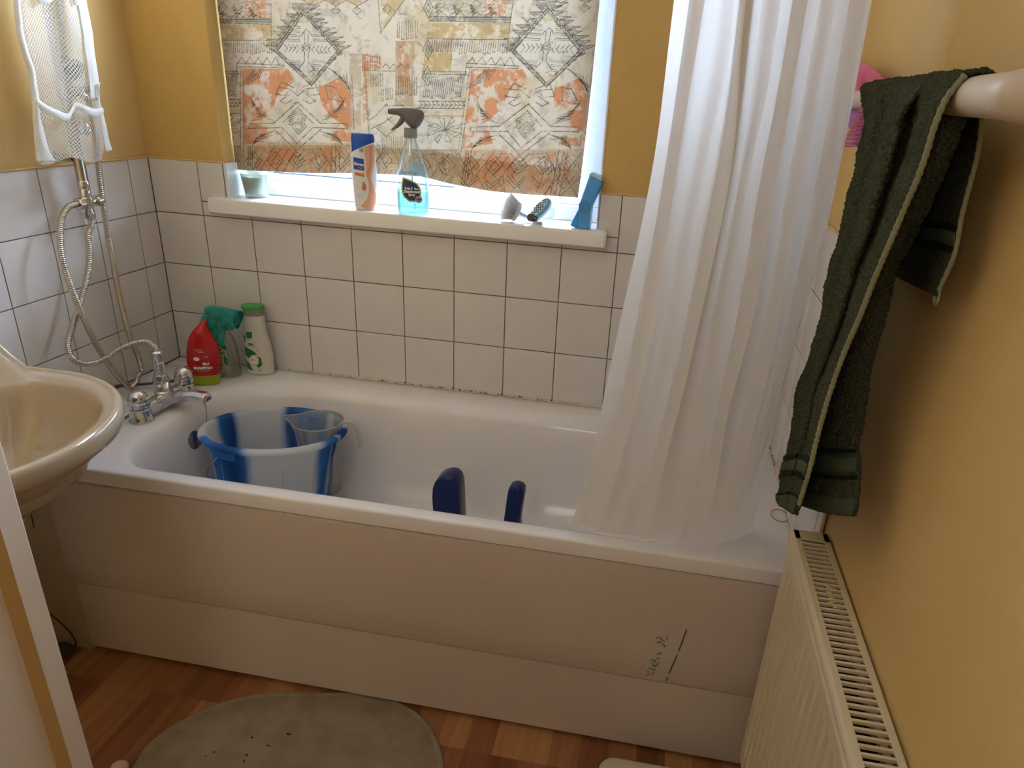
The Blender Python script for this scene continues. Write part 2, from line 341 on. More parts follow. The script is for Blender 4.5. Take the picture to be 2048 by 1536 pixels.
# reveal lining in white plastic at the right, painted edge at the left
mb = MB(); mb.box(WX1 - .004, WX1 + .0005, .004, FY, 1.075, 2.12); mb.box(WX0 - .0005, WX0 + .010, .004, FY, 1.075, 1.168); wpart('reveal_lining', mb, M['upvc'], smooth=False)
mb = MB(); prof = [(-.030, SZ0), (-.036, SZ0 + .004), (-.036, SZ1 - .008), (-.033, SZ1 - .002), (-.027, SZ1), (.003, SZ1), (.003, SZ0)]
mb.rings([[(x, y, z) for y, z in prof] for x in (SX0, SX1)])
mb.box(WX0 - .001, WX1 + .001, 0.002, .125, SZ0 + .004, SZ1)
o = wpart('window_sill', mb, M['silla'], bevel=.0012); o['label'] = 'white plastic sill board with a rounded nose'
mb = MB(); mb.box(SX1 - .0005, SX1 + .005, -.0345, -.004, SZ0 + .001, SZ1 - .002); wpart('sill_end_cap', mb, M['silla'], bevel=.002)

# ------------------------------------------------------------------ printed fabric over the window
FYC = 0.062
def fabric():
    X0, X1, Z0, Z1 = 0.236, 1.2615, 1.135, 1.66; d = 0.00092
    nx = int((X1 - X0) / d); nz = int((Z1 - Z0) / d)
    img = np.zeros((nz, nx, 3)); base = np.array(lin('efd6b6')); img[:] = base
    def fnoise(sx, sz, seed):
        r = np.random.default_rng(seed); a = r.random((int((Z1 - Z0) / sz) + 3, int((X1 - X0) / sx) + 3))
        zi = np.linspace(0, a.shape[0] - 2.001, nz); xi = np.linspace(0, a.shape[1] - 2.001, nx); zf = zi.astype(int); xf = xi.astype(int)
        tz = (zi - zf)[:, None]; tx = (xi - xf)[None]; tz = tz * tz * (3 - 2 * tz); tx = tx * tx * (3 - 2 * tx)
        A = a[zf][:, xf]; B = a[zf][:, xf + 1]; Cc = a[zf + 1][:, xf]; D = a[zf + 1][:, xf + 1]
        return (A * (1 - tx) + B * tx) * (1 - tz) + (Cc * (1 - tx) + D * tx) * tz
    n1 = 0.5 * fnoise(.03, .03, 1) + .3 * fnoise(.01, .01, 2) + .2 * fnoise(.003, .003, 3)
    n2 = 0.5 * fnoise(.02, .02, 4) + .3 * fnoise(.006, .006, 5) + .2 * fnoise(.002, .002, 6)
    n3 = 0.5 * fnoise(.012, .004, 7) + .5 * fnoise(.002, .002, 8)
    img *= (0.90 + 0.14 * n1)[..., None]; wash = np.clip((0.6 * fnoise(.09, .14, 11) + .4 * fnoise(.025, .03, 12) - .5) * 4, 0, 1)[..., None] * .45; img[:] = img * (1 - wash) + np.array(lin('d2b478')) * wash
    OR = np.array(lin('e08a50')); OC = np.array(lin('d2a868')); GR = np.array(lin('a89c88')); INK = np.array(lin('3c3025')); TAN = np.array(lin('c9a880')); YE_ = np.array(lin('e0c292'))
    def P2(q):
        p = at(380 + q[0] / 3.657, q[1] / 3.657, 'y', FYC); return p.x, p.z
    def pix(p): return (p[0] - X0) / d, (p[1] - Z0) / d
    DX = None
    a0 = at(622, 118, 'y', FYC); a1 = at(1098, 118, 'y', FYC); REP = [(0, 0), (a1.x - a0.x, a1.z - a0.z), (-(a1.x - a0.x), 0)]
    def blend(ys, xs, msk, col, k): img[ys, xs][...] = img[ys, xs] * (1 - k * msk[..., None]) + col * k * msk[..., None]
    def fill(pts, col, k=0.9, nz_=n1, th=0.45, soft=6, reps=None):
        for dx, dz in (reps or REP):
            p = [pix((x + dx, z + dz)) for x, z in map(P2, pts)]; xs = [q[0] for q in p]; zs = [q[1] for q in p]
            x0, x1 = max(0, int(min(xs))), min(nx, int(max(xs)) + 2); z0, z1 = max(0, int(min(zs))), min(nz, int(max(zs)) + 2)
            if x1 <= x0 or z1 <= z0: continue
            gx, gz = np.meshgrid(np.arange(x0, x1), np.arange(z0, z1)); ins = np.zeros(gx.shape, bool)
            for (ax, az), (bx, bz) in zip(p, p[1:] + p[:1]):
                if az == bz: continue
                c = ((az > gz) != (bz > gz)) & (gx < (bx - ax) * (gz - az) / (bz - az) + ax); ins ^= c
            m = ins * np.clip((nz_[z0:z1, x0:x1] - th) * soft + .5, 0, 1) if th is not None else ins * 1.0
            blend(slice(z0, z1), slice(x0, x1), m, col, k)
    def ink(pts, wd=1.0, col=INK, k=0.85, closed=False, reps=None, jit=2.0):
        pts = list(pts) + ([pts[0]] if closed else [])
        for dx, dz in (reps or REP):
            for a, b in zip(pts, pts[1:]):
                a = (a[0] + random.uniform(-jit, jit), a[1] + random.uniform(-jit, jit)); b = (b[0] + random.uniform(-jit, jit), b[1] + random.uniform(-jit, jit))
                p, q = P2(a), P2(b); p = pix((p[0] + dx, p[1] + dz)); q = pix((q[0] + dx, q[1] + dz))
                x0, x1 = max(0, int(min(p[0], q[0])) - 3), min(nx, int(max(p[0], q[0])) + 4); z0, z1 = max(0, int(min(p[1], q[1])) - 3), min(nz, int(max(p[1], q[1])) + 4)
                if x1 <= x0 or z1 <= z0: continue
                gx, gz = np.meshgrid(np.arange(x0, x1), np.arange(z0, z1)); vx, vz = q[0] - p[0], q[1] - p[1]; L2 = vx * vx + vz * vz + 1e-9
                t = np.clip(((gx - p[0]) * vx + (gz - p[1]) * vz) / L2, 0, 1); dd = np.hypot(gx - p[0] - t * vx, gz - p[1] - t * vz)
                m = np.clip(1.0 * wd * (0.75 + 0.5 * n2[z0:z1, x0:x1]) - dd + .5, 0, 1) * np.clip(0.55 + (n3[z0:z1, x0:x1] - .35) * 3, 0.25, 1)
                blend(slice(z0, z1), slice(x0, x1), m, col, k)
    def band(y0, y1, x0, x1, col, **k): fill([(x0, y0), (x1, y0), (x1, y1), (x0, y1)], col, **k)
    def bars(x0, x1, y0, y1, st, w=14, slant=0):
        x = x0
        while x < x1:
            j0, j1 = random.uniform(-8, 8), random.uniform(-10, 10); ink([(x, y0 + j0), (x + slant, y1 + j1), (x + w + slant, y1 + j1), (x + w, y0 + j0)], .9); x += st
    def spikes(a, b, n, ln, col=GR, dirn=1):
        for i in range(n):
            t0, t1 = i / n, (i + 1) / n; p = (a[0] + (b[0] - a[0]) * t0, a[1] + (b[1] - a[1]) * t0); q = (a[0] + (b[0] - a[0]) * t1, a[1] + (b[1] - a[1]) * t1)
            L_ = ln * random.uniform(.75, 1.15); tip = ((p[0] + q[0]) / 2 + dirn * L_, (p[1] + q[1]) / 2 - 18 * random.uniform(.3, 1.6))
            fill([p, tip, q], col, .75, n3, .42, 7); ink([p, tip, q], .9)
            for k in range(3): ink([(p[0] + (tip[0] - p[0]) * .2 * (k + 1), p[1] + (tip[1] - p[1]) * .2 * (k + 1) + 4), (q[0], q[1])], .5)
    # bands at the left of each repeat
    band(0, 140, 60, 590, GR, k=.55, nz_=n3, th=.52); band(0, 130, 400, 560, OR, k=.8, nz_=n3, th=.5)
    for c in (120, 240, 350, 470):
        ink([(c, 20), (c + 30, 55), (c, 90), (c - 30, 55)], .9, closed=True); spikes((c - 40, 60), (c - 10, 130), 3, 40, dirn=1)
        fill([(c, 20), (c + 30, 55), (c, 90), (c - 30, 55)], YE_, .5, th=None); ink([(c - 50, 130), (c, 95), (c + 50, 130)], .8)
    band(135, 168, 60, 590, GR, k=.9, nz_=n2, th=.4); ink([(60, 135), (300, 142), (590, 140)], 1.3); ink([(60, 165), (590, 178)], 1.2); ink([(60, 150), (590, 160)], .7)
    band(180, 290, 60, 590, OC, k=.85, nz_=n2, th=.42); ink([(60, 290), (340, 296), (590, 296)], 1.2); ink([(590, 0), (595, 390)], 1)
    band(296, 385, 60, 235, TAN, k=.8, th=.35); bars(70, 600, 308, 385, 31, 15)
    band(390, 520, 60, 240, OC, k=.9, nz_=n2, th=.38); ink([(240, 390), (245, 520)], .9); ink([(60, 522), (350, 520), (350, 545)], 1)
    for k in range(5): ink([(345 + k * 62, 470 + k * 2), (378 + k * 62, 420), (410 + k * 62, 470 + k * 2)], 1.0)
    ink([(345, 462), (690, 480)], 1); ink([(345, 490), (690, 495)], 1.2); ink([(345, 462), (345, 600)], .9)
    band(530, 710, 60, 360, GR, k=.4, nz_=n3, th=.5); bars(90, 350, 560, 700, 26, 13); ink([(60, 535), (360, 540)], 1)
    for yy in (728, 1072): 
        ink([(60, yy - 5), (370, yy)], 1.2); ink([(60, yy + 46), (370, yy + 50)], 1.2); ink([(60, yy + 24), (370, yy + 24)], .8)
        for k in range(11): ink([(70 + k * 28, yy), (92 + k * 28, yy + 24), (70 + k * 28, yy + 46)], 1)
    band(780, 850, 60, 380, YE_, k=.8, nz_=n2, th=.4); ink([(60, 830), (380, 830)], .9)
    for a in range(8):
        an = a * PI / 4 + .3; ink([(265, 925), (265 + 120 * math.cos(an), 925 + 95 * math.sin(an)), (265 + 90 * math.cos(an + .35), 925 + 80 * math.sin(an + .35)), (265, 925)], 1)
    band(870, 1020, 150, 390, GR, k=.5, nz_=n3, th=.58); ink([(395, 540), (395, 1250)], 1.2); ink([(370, 500), (375, 1240)], .8)
    bars(80, 400, 1130, 1230, 30, 14, 10); band(1120, 1250, 60, 400, TAN, k=.7, nz_=n2, th=.42)
    # orange fields and the stepped figure under the lozenge
    fill([(380, 500), (720, 505), (770, 590), (640, 700), (620, 780), (520, 880), (390, 900)], OR, .9, n1, .42, 7)
    fill([(940, 640), (1100, 560), (1175, 700), (1185, 960), (1040, 860), (960, 760)], OR, .9, n1, .38, 7)
    fill([(395, 880), (560, 930), (600, 1020), (400, 1060)], OR, .85, n1, .42, 7); fill([(1180, 900), (1060, 960), (1030, 1030), (1180, 1040)], OR, .85, n1, .4, 7)
    fill([(580, 1100), (760, 1090), (740, 1210), (560, 1220)], OR, .8, n1, .42, 7); fill([(880, 1180), (1010, 1080), (1040, 1220)], OR, .7, n1, .45, 7)
    for k in range(6): ink([(372 + k * 26, 640 - k * 12), (470 + k * 14, 505)], 1.1)
    for k in range(7): ink([(1010 + k * 22, 500 + k * 10), (1180, 690 + k * 16 - 60)], 1.1)
    fill([(990, 630), (1060, 640), (1120, 745), (1010, 720)], GR, .45, n3, .5); ink([(990, 630), (1060, 640), (1120, 745), (1010, 720)], 1, closed=True)
    for sgn, cx in ((1, 790), (-1, 790)):
        w_ = lambda x, y: (cx + sgn * x, y)
        ink([w_(0, 745), w_(170, 900)], 1.4); ink([w_(0, 790), w_(110, 900)], 1.2); ink([w_(170, 900), w_(350, 905)], 1.2); ink([w_(110, 935), w_(360, 940)], 1.2)
        ink([w_(350, 905), w_(360, 940)], 1); ink([w_(110, 935), w_(0, 1050)], 1.3); ink([w_(170, 945), w_(0, 1100)], 1.3); ink([w_(0, 700), w_(60, 650), w_(140, 640)], 1.1)
        ink([w_(60, 690), w_(130, 740), w_(90, 760), w_(40, 730)], 1.1); ink([w_(30, 640), w_(120, 600), w_(160, 690), w_(90, 700), w_(70, 672)], 1.2)
        for k in range(7): ink([w_(180 + k * 24, 880 - k * 14), w_(290 + k * 8, 850 - k * 22), w_(200 + k * 20, 846 - k * 12)], .9)
        for k in range(7): ink([w_(170 + k * 22, 960 + k * 8), w_(280 + k * 8, 985 + k * 12), w_(180 + k * 20, 990 + k * 8)], .9)
        for k in range(5): ink([w_(10 + 14 * k, 830 + 20 * k), w_(70 - 4 * k, 850 + 15 * k), w_(30, 870 + 12 * k)], .9)
        ink([w_(0, 1150), w_(60, 1095), w_(170, 1090), w_(240, 1190), w_(200, 1240)], 1.2); ink([w_(20, 1180), w_(80, 1120), w_(150, 1120), w_(200, 1200)], 1)
        for k in range(4): ink([w_(30 + 20 * k, 1130 + 22 * k), w_(0, 1165 + 20 * k)], .9)
    ink([(800, 870), (860, 925), (800, 985), (745, 925)], 1, closed=True); ink([(800, 895), (832, 925), (800, 955), (770, 925)], 1, closed=True)
    fill([(800, 870), (860, 925), (800, 985), (745, 925)], GR, .6, n3, .5)
    # the big lozenge
    T, R_, B_, L_ = (822, 72), (1098, 375), (890, 628), (615, 370)
    C_ = (858, 355)
    def sc(p, s): return (C_[0] + (p[0] - C_[0]) * s, C_[1] + (p[1] - C_[1]) * s)
    spikes(sc(L_, 1.02), sc(T, 1.05), 7, 75, dirn=-1); spikes(sc(T, 1.05), sc(R_, 1.02), 9, 85, dirn=1); spikes(sc(R_, 1.0), sc(B_, .8), 4, 60, dirn=1)
    spikes(sc(B_, .7), sc(L_, 1.0), 4, 45, dirn=-1); ink([(720, 20), (945, 40), (880, 70)], 1.1); fill([(730, 22), (940, 42), (850, 75), (760, 70)], GR, .8, n2, .4)
    fill([T, R_, B_, L_], np.array(lin('ead6b8')), 1, th=None)
    for s in (1.0, .88): ink([sc(q, s) for q in (T, R_, B_, L_)], 1.3, closed=True)
    for a, b in ((T, R_), (R_, B_), (B_, L_), (L_, T)):
        for k in range(22):
            t = k / 22; t2 = (k + 1) / 22; p = (a[0] + (b[0] - a[0]) * t, a[1] + (b[1] - a[1]) * t); q = (a[0] + (b[0] - a[0]) * t2, a[1] + (b[1] - a[1]) * t2); ink([sc(p, 1.0), sc(q, .88)], 1); ink([sc(q, 1.0), sc(p, .88)], .7)
    fill([sc(T, .86), (850 + 40, 165), (850 - 60, 165)], YE_, .7, th=None); fill([(835, 545), (950, 545), (890, 600)], YE_, .7, th=None)
    for k, yy in enumerate((190, 220, 250, 285, 440, 470, 500, 530)):
        hw = min(1, (yy - 90) / 250 if yy < 360 else (610 - yy) / 240) * 190
        if hw > 50:
            ink([(850 - hw, yy), (850 - 45, yy + 6)], 1); ink([(850 + 45, yy), (850 + hw, yy + 6)], 1); ink([(850 - hw, yy + 14), (850 - 45, yy + 18)], .8); ink([(850 + 45, yy + 14), (850 + hw, yy + 18)], .8)
            if k % 3 == 1: fill([(850 - hw, yy), (805, yy), (805, yy + 16), (850 - hw, yy + 16)], YE_, .7, th=None); fill([(895, yy), (850 + hw, yy), (850 + hw, yy + 16), (895, yy + 16)], YE_, .7, th=None)
    for k in range(5):
        ink([(690 + k * 30, 325), (712 + k * 30, 352), (690 + k * 30, 385)], 1); ink([(1030 - k * 30, 335), (1008 - k * 30, 362), (1030 - k * 30, 392)], 1)
    for s_ in (-1, 1):
        ink([(850 + s_ * 15, 240), (850 + s_ * 12, 320), (850 + s_ * 28, 350), (850 + s_ * 12, 390), (850 + s_ * 14, 450), (850 + s_ * 60, 510), (850 + s_ * 20, 530)], 1.1); ink([(850, 215), (850 + s_ * 26, 240), (850 + s_ * 40, 265)], 1)
    ink([(830, 350), (850, 335), (872, 350), (850, 368)], 1, closed=True)
    # pendants at the top, plain field, columns to the right of the lozenge
    for cx, w_ in ((900, 80), (1060, 80), (1215, 75)):
        ink([(cx - w_, 0), (cx, 42), (cx + w_, 0)], 1.1); fill([(cx - w_, 0), (cx, 42), (cx + w_, 0)], OC, .7, n2, .42)
        if cx > 950: ink([(cx, 48), (cx + 35, 75), (cx, 105), (cx - 35, 75)], 1, closed=True); fill([(cx, 48), (cx + 35, 75), (cx, 105), (cx - 35, 75)], GR, .5, n3, .45)
    ink([(1370, 0), (1390, 240)], 1.1); fill([(1375, 0), (1560, 0), (1390, 235)], OC, .7, n2, .4); ink([(1560, 0), (1385, 245)], 1.1); ink([(1435, 30), (1465, 62), (1440, 100), (1408, 65)], 1, closed=True)
    band(390, 1000, 1165, 1250, TAN, k=.7, nz_=n1, th=.42); band(395, 510, 1255, 1400, OR, k=.7, nz_=n3, th=.45); bars(1258, 1400, 398, 500, 36, 20); ink([(1255, 515), (1560, 520)], 1); ink([(1180, 560), (1200, 950)], .9)
    band(530, 640, 1270, 1400, GR, k=.3, nz_=n3, th=.5); bars(1285, 1400, 540, 630, 36, 16); ink([(1265, 400), (1310, 1000)], 1.3); ink([(1290, 640), (1320, 1000)], .9); band(400, 900, 1262, 1305, OR, k=.55, nz_=n3, th=.45)
    band(0, 470, 1560, 1700, YE_, k=.6, nz_=n2, th=.4); band(300, 780, 1500, 1640, TAN, k=.95, nz_=n1, th=.38); band(300, 640, 1520, 1600, OR, k=.55, nz_=n1, th=.42)
    for yy in (150, 560): bars(1510, 1660, yy, yy + 130, 33, 16)
    bars(1400, 1480, 650, 730, 34, 16)
    for k in range(3): ink([(1400 + 55 * k, 500), (1432 + 55 * k, 465), (1460 + 55 * k, 500)], 1)
    for cy in (60, 360, 560): ink([(1735, cy - 75), (1772, cy), (1740, cy + 75), (1700, cy)], 1.2, closed=True); ink([(1737, cy - 32), (1752, cy), (1737, cy + 32), (1718, cy)], 1, closed=True); fill([(1735, cy - 75), (1772, cy), (1740, cy + 75), (1700, cy)], GR, .5, n3, .5)
    band(0, 600, 1790, 1800, GR, k=.4)
    ink([(1310, 880), (1360, 850), (1440, 760), (1500, 840), (1420, 900), (1330, 940)], 1.1); ink([(1370, 940), (1440, 1000), (1520, 930), (1440, 860)], 1.1); ink([(1430, 775), (1560, 770), (1580, 840)], 1)
    bars(1415, 1640, 1000, 1120, 33, 15); ink([(1300, 1060), (1340, 1250)], 1); band(1060, 1250, 1310, 1400, GR, k=.5, nz_=n3, th=.45); ink([(1380, 1190), (1560, 1200)], 1)
    for k in range(6): ink([(940 + k * 18, 1080), (980 + k * 20, 1240)], .9)
    # lower strip, crossed lines and rust washes
    band(1060, 1460, 60, 1340, TAN, k=.55, nz_=n1, th=.36); band(1070, 1460, 420, 780, OR, k=.6, nz_=n2, th=.5); band(1070, 1460, 860, 1130, OR, k=.45, nz_=n1, th=.5); band(1080, 1460, 1180, 1600, TAN, k=.5, nz_=n2, th=.42)
    for k in range(26):
        x = 90 + k * 58; ink([(x, 1085), (x + random.choice((-90, 90, 60)), 1240), (x + random.choice((-40, 30)), 1400)], .9)
    for k in range(9):
        x = 150 + k * 160; ink([(x, 1110), (x + 60, 1175), (x, 1240), (x - 60, 1175)], 1, closed=True); ink([(x, 1140), (x + 30, 1175), (x, 1210), (x - 30, 1175)], .9, closed=True); ink([(x - 60, 1250), (x, 1310), (x + 60, 1250)], 1); ink([(x - 60, 1275), (x, 1335), (x + 60, 1275)], 1)
    for k in range(3): ink([(430 + 16 * k, 1070), (432 + 16 * k, 1440)], 1.1); ink([(1040 + 30 * k, 1070), (1035 + 30 * k, 1440)], 1.1)
    # finer hatching over the whole cloth
    for k in range(230):
        x, y = random.uniform(60, 1760), random.uniform(0, 1080); a = random.choice((0, PI / 2, .8, -.8)); L_ = random.uniform(18, 60)
        for q in range(random.randint(1, 3)): ink([(x + 9 * q * math.sin(a), y + 9 * q * math.cos(a)), (x + L_ * math.cos(a) + 9 * q * math.sin(a), y - L_ * math.sin(a) + 9 * q * math.cos(a))], .6, k=.6, reps=REP[:2])
    gw = np.clip((n2 - .52) * 6, 0, 1)[..., None] * np.clip((fnoise(.06, .05, 21) - .35) * 3, 0, 1)[..., None] * .30; img[:] = img * (1 - gw) + np.array(lin('8f8270')) * gw
    # a fine speckle of ink everywhere
    sp = (np.random.default_rng(9).random((nz, nx)) > .992)[..., None] * (n2 > .5)[..., None]; img[:] = np.where(sp, img * .62, img)
    # sheet mesh
    xs = X0 + np.arange(nx) * d; zs = Z0 + np.arange(nz) * d; gx, gz = np.meshgrid(xs, zs)
    def bottom(x):
        kp = [(437, 330), (446, 337), (520, 342), (600, 346), (700, 347), (780, 349), (846, 353), (909, 369), (991, 383), (1073, 391), (1160, 396)]; q = [at(u, v, 'y', FYC) for u, v in kp]
        return np.interp(x, [p.x for p in q], [p.z for p in q])
    def hem(x):
        kp = [(437, 280), (571, 284), (694, 287), (800, 297), (868, 301), (917, 313), (1046, 328), (1170, 341)]; q = [at(u, v, 'y', FYC) for u, v in kp]
        return np.interp(x, [p.x for p in q], [p.z for p in q])
    bz = bottom(xs)[None]; gz = np.where(gz < bz, bz, gz)
    def right(z): return np.interp(z, [1.15, 1.2, 1.3, 1.45, 1.6, 1.7], [1.247, 1.251, 1.256, 1.262, 1.266, 1.268])
    gx = X0 + (gx - X0) * (right(gz) - X0) / (X1 - d - X0)
    gy = FYC + .006 * np.sin(gx * 11 + 1) * (1.75 - gz) + .004 * np.sin(gx * 23) * np.clip(1.4 - gz, 0, 1) * 3
    hz = hem(gx); gy = gy - 0.0012 * np.exp(-((gz - hz) / .004) ** 2)
    keep = np.arange(nz)
    co = np.stack([gx, gy, gz], -1).astype(np.float32); I = np.arange(nz * nx).reshape(nz, nx)
    q = np.stack([I[:-1, :-1], I[:-1, 1:], I[1:, 1:], I[1:, :-1]], -1).reshape(-1, 4)
    live = (co[1:, :-1, 2] - co[:-1, :-1, 2]).reshape(-1) > 1e-7; q = q[live]
    me = bpy.data.meshes.new('fabric_panel'); me.vertices.add(nz * nx); me.vertices.foreach_set('co', co.ravel()); me.loops.add(q.size); me.loops.foreach_set('vertex_index', q.ravel().astype(np.int32))
    me.polygons.add(len(q)); me.polygons.foreach_set('loop_start', np.arange(0, q.size, 4, dtype=np.int32)); me.update(calc_edges=True)
    a = me.color_attributes.new('print', 'FLOAT_COLOR', 'POINT'); a.data.foreach_set('color', np.concatenate([img, np.ones((nz, nx, 1))], -1).astype(np.float32).ravel())
    me.shade_smooth(); me.materials.append(cloth_mat('printed cotton', 'd8c8a8', .5, .15, 500, attr='print', dens=.17))
    root = empty('window_fabric', (0.75, FYC, 1.3), 0, 'printed cotton cloth with aztec style orange and grey motifs, hung over the window', 'curtain')
    inv = Matrix.Translation((-.75, -FYC, -1.3)); me.transform(inv)
    o = bpy.data.objects.new('fabric_panel', me); COL.objects.link(o); o.parent = root
    # upper part above, then the hem turned up behind the lower edge
    G = [[(x, FYC + .006 * math.sin(x * 11 + 1) * .1, z) for x in np.linspace(X0, 1.268, 30)] for z in np.linspace(Z1 - d, 1.70, 5)]  # top edge set low, out of view, to let extra daylight in above
    mb = MB().grid([[(p[0] - .75, p[1] - FYC, p[2] - 1.3) for p in r] for r in G]); mb.build('top_heading', cloth_mat('printed cotton top', 'd6c4a0', .5, .15, 300, dens=.16), root)
    rows = []
    for t in np.linspace(0, 1, 10):
        row = []
        for x in np.linspace(X0, 1.2455, 90):
            b = float(bottom(np.array([x]))[0]); h = float(hem(np.array([x]))[0]); z = b + (h - b) * t + .0008
            y = FYC + .006 * math.sin(x * 11 + 1) * (1.75 - z) + .004 * math.sin(x * 23) * max(0, min(1, 1.4 - z)) * 3; row.append((x - .75, y - FYC + .0012 + .003 * math.sin(PI * t), z - 1.3))
        rows.append(row)
    MB().grid(rows).build('hem', cloth_mat('cotton reverse', 'dcc0a0', .5, .3, 60, dens=1.3), root)
fabric()
MB().tube([(WX0, .074, 1.70), (WX1 - .004, .074, 1.70)], .004, 10).build('curtain_wire', mat('white curtain wire', 'e8e8e8', .4), bpy.data.objects['window_fabric']).matrix_world = Matrix.Identity(4)
# net curtain behind
rails = []
for k in range(41):
    x = .24 + 1.044 * k / 40; y = .088 + .006 * math.sin(k * 1.9); zb = 1.150 - .012 * min(1, max(0, (x - .8) * 3)) + .004 * math.sin(k * .9)
    rails.append([(x + .006 * math.sin(k) * (1.7 - z) * .6 - .02 * max(0, 1.5 - z) * (1 if k > 34 else 0), y, z) for z in (1.70, 1.6, 1.4, 1.25, zb)])
G = sheet(rails, 40, 3); o = MB().grid(G).build('net_curtain', cloth_mat('white net', 'eef3fa', .7, .6, 160, dens=.5), None, uvs=grid_uv(G))
tag(o, 'white net curtain showing at the right edge and under the printed cloth', 'net curtain')

# ------------------------------------------------------------------ bath
def rr(x0, x1, y0, y1, r, z, ns=14, nc=12):
    "rounded rectangle ring; r = radii (front-left, front-right, back-right, back-left)"
    out = []; C4 = [(x0, y0, PI, 0), (x1, y0, 1.5 * PI, 1), (x1, y1, 0, 2), (x0, y1, .5 * PI, 3)]; sg = [(1, 1), (-1, 1), (-1, -1), (1, -1)]
    arcs = []
    for (cx, cy, a0, k), (sx, sy) in zip(C4, sg):
        ox, oy = cx + sx * r[k], cy + sy * r[k]; arcs.append([(ox + r[k] * math.cos(a0 + .5 * PI * i / nc), oy + r[k] * math.sin(a0 + .5 * PI * i / nc), z) for i in range(nc + 1)])
    for k in range(4):
        out += arcs[k]; a, b = arcs[k][-1], arcs[(k + 1) % 4][0]
        out += [tuple(a[i] + (b[i] - a[i]) * t / ns for i in range(3)) for t in range(1, ns)]
    return out
BX0, BX1 = 0.158, XR - 0.002
bath = empty('bathtub', (1.0, -0.35, 0), 0, 'white acrylic bath with a plain side panel, fitted under the window', 'bath')
def bpart(name, mb, m, par=bath, **k):
    mb.v = [(x - 1.0, y + .35, z) for x, y, z in mb.v]; return mb.build(name, m, par, **k)
mb = MB(); R_ = []
for x, z, r in ((.012, ZB - .0365, .004), (.0, ZB - .0365, .004), (0, ZB - .006, .006), (.0018, ZB - .0018, .006), (.006, ZB, .006)):
    R_.append(rr(BX0 + x, BX1 - x, YF + x, -.002 - x, (r,) * 4, z))
I0, I1, J0, J1 = .268, 1.655, -.662, -.078
for ins, dz, ri in ((-.022, 0, 0), (-.008, -.0005, 0), (0, -.003, 0), (.006, -.009, 0), (.012, -.02, 0), (.018, -.038, 0), (.028, -.09, 0), (.045, -.17, 0), (.065, -.24, 0), (.09, -.29, 0), (.125, -.325, 0), (.17, -.342, 0), (.23, -.346, 0)):
    bk = ins * (1.35 if ins > 0 else 1.6) + (.012 if ins > 0.01 else 0); rt = ins * (1.0 if ins < .02 else 1.5)
    R_.append(rr(I0 + ins, I1 - rt, J0 + ins * .9, J1 - bk, (.12, .15, .17, .19) if ins < .15 else (.06,) * 4, ZB + dz))
mb.rings(R_, False, True); bpart('tub', mb, M['acrylic'], angle=50)
# side panel: upper sheet, groove, lower kick sheet
XP0, XP1 = .136, BX1
prof = [(-.6960, ZB - .0410), (-.6995, ZB - .0440), (-.7003, ZB - .050), (-.6990, .40), (-.6985, .30), (-.6982, .222), (-.6972, .2200), (-.6895, .2195), (-.6895, .2145), (-.6935, .2135), (-.6940, .12), (-.6925, .05), (-.6925, .012)]
mb = MB(); rs = []
for i, x in enumerate(np.linspace(0, 1, 30)):
    X = XP0 + (XP1 - XP0) * x; rs.append([(X - (.020 * max(0, (.22 - z) / .22) + .01 * min(1, max(0, (.3 - z) * 20))) * (1 - x), y - .004 * math.sin(x * PI) * max(0, (.3 - z)) - .003 * math.sin(7 * x) * max(0, .2 - z), z) for y, z in prof])
mb.rings(rs, False, False, closed=False); rs0 = rs[0]
mb.rings([[(x, y, z) for x, y, z in rs0], [(x - .006, y + .006, z) for x, y, z in rs0], [(x - .0075, y + .03, z) for x, y, z in rs0]], False, False, closed=False)
bpart('side_panel', mb, M['panel'], angle=30)
mb = MB(); mb.box(.17, XP1, -.66, -.64, .0, ZB - .05); bpart('support_frame', mb, M['dark'], smooth=False)  # frame coloured near-black so the gap under the rim reads as shade
# rubbed green marks printed on the panel
mk = MB(); yb = -.7005
def stroke(pts, w, mb=mk):
    for a, b in zip(pts, pts[1:]):
        p = at(1180 + a[0] / 4.572, 1200 + a[1] / 4.572, 'y', yb); q = at(1180 + b[0] / 4.572, 1200 + b[1] / 4.572, 'y', yb); d = (q - p).normalized(); n = Vector((-d.z, 0, d.x)) * w
        mb.add([(v.x, v.y, v.z) for v in (p - n, q - n, q + n, p + n)], [(0, 1, 2, 3)])
stroke([(885, 268), (812, 465)], .0014); stroke([(798, 505), (722, 675)], .0013); stroke([(708, 705), (696, 742)], .0011)
for s in ([(605, 350), (625, 338), (645, 352)], [(610, 395), (640, 380), (660, 395)], [(650, 345), (668, 375), (690, 378)], [(655, 405), (682, 415), (680, 432)], [(700, 335), (712, 345), (700, 360)], [(712, 318), (722, 322)], [(728, 282), (734, 290)],
          [(600, 495), (628, 500)], [(622, 490), (655, 480)], [(655, 485), (655, 502)], [(605, 540), (640, 535)], [(555, 560), (575, 545), (598, 552), (590, 575)], [(560, 575), (585, 600), (615, 595), (628, 570)], [(598, 600), (610, 605)], [(535, 625), (600, 640)], [(575, 605), (600, 612)], [(570, 655), (588, 665)], [(512, 690), (545, 680)], [(560, 672), (572, 685)], [(520, 655), (545, 660)]):
    stroke(s, .0009)
o = bpart('printed_marks', mk, mat('rubbed green print', '2f5a28', .6), smooth=False); o['label'] = 'rubbed dark green printed marks and broken line'
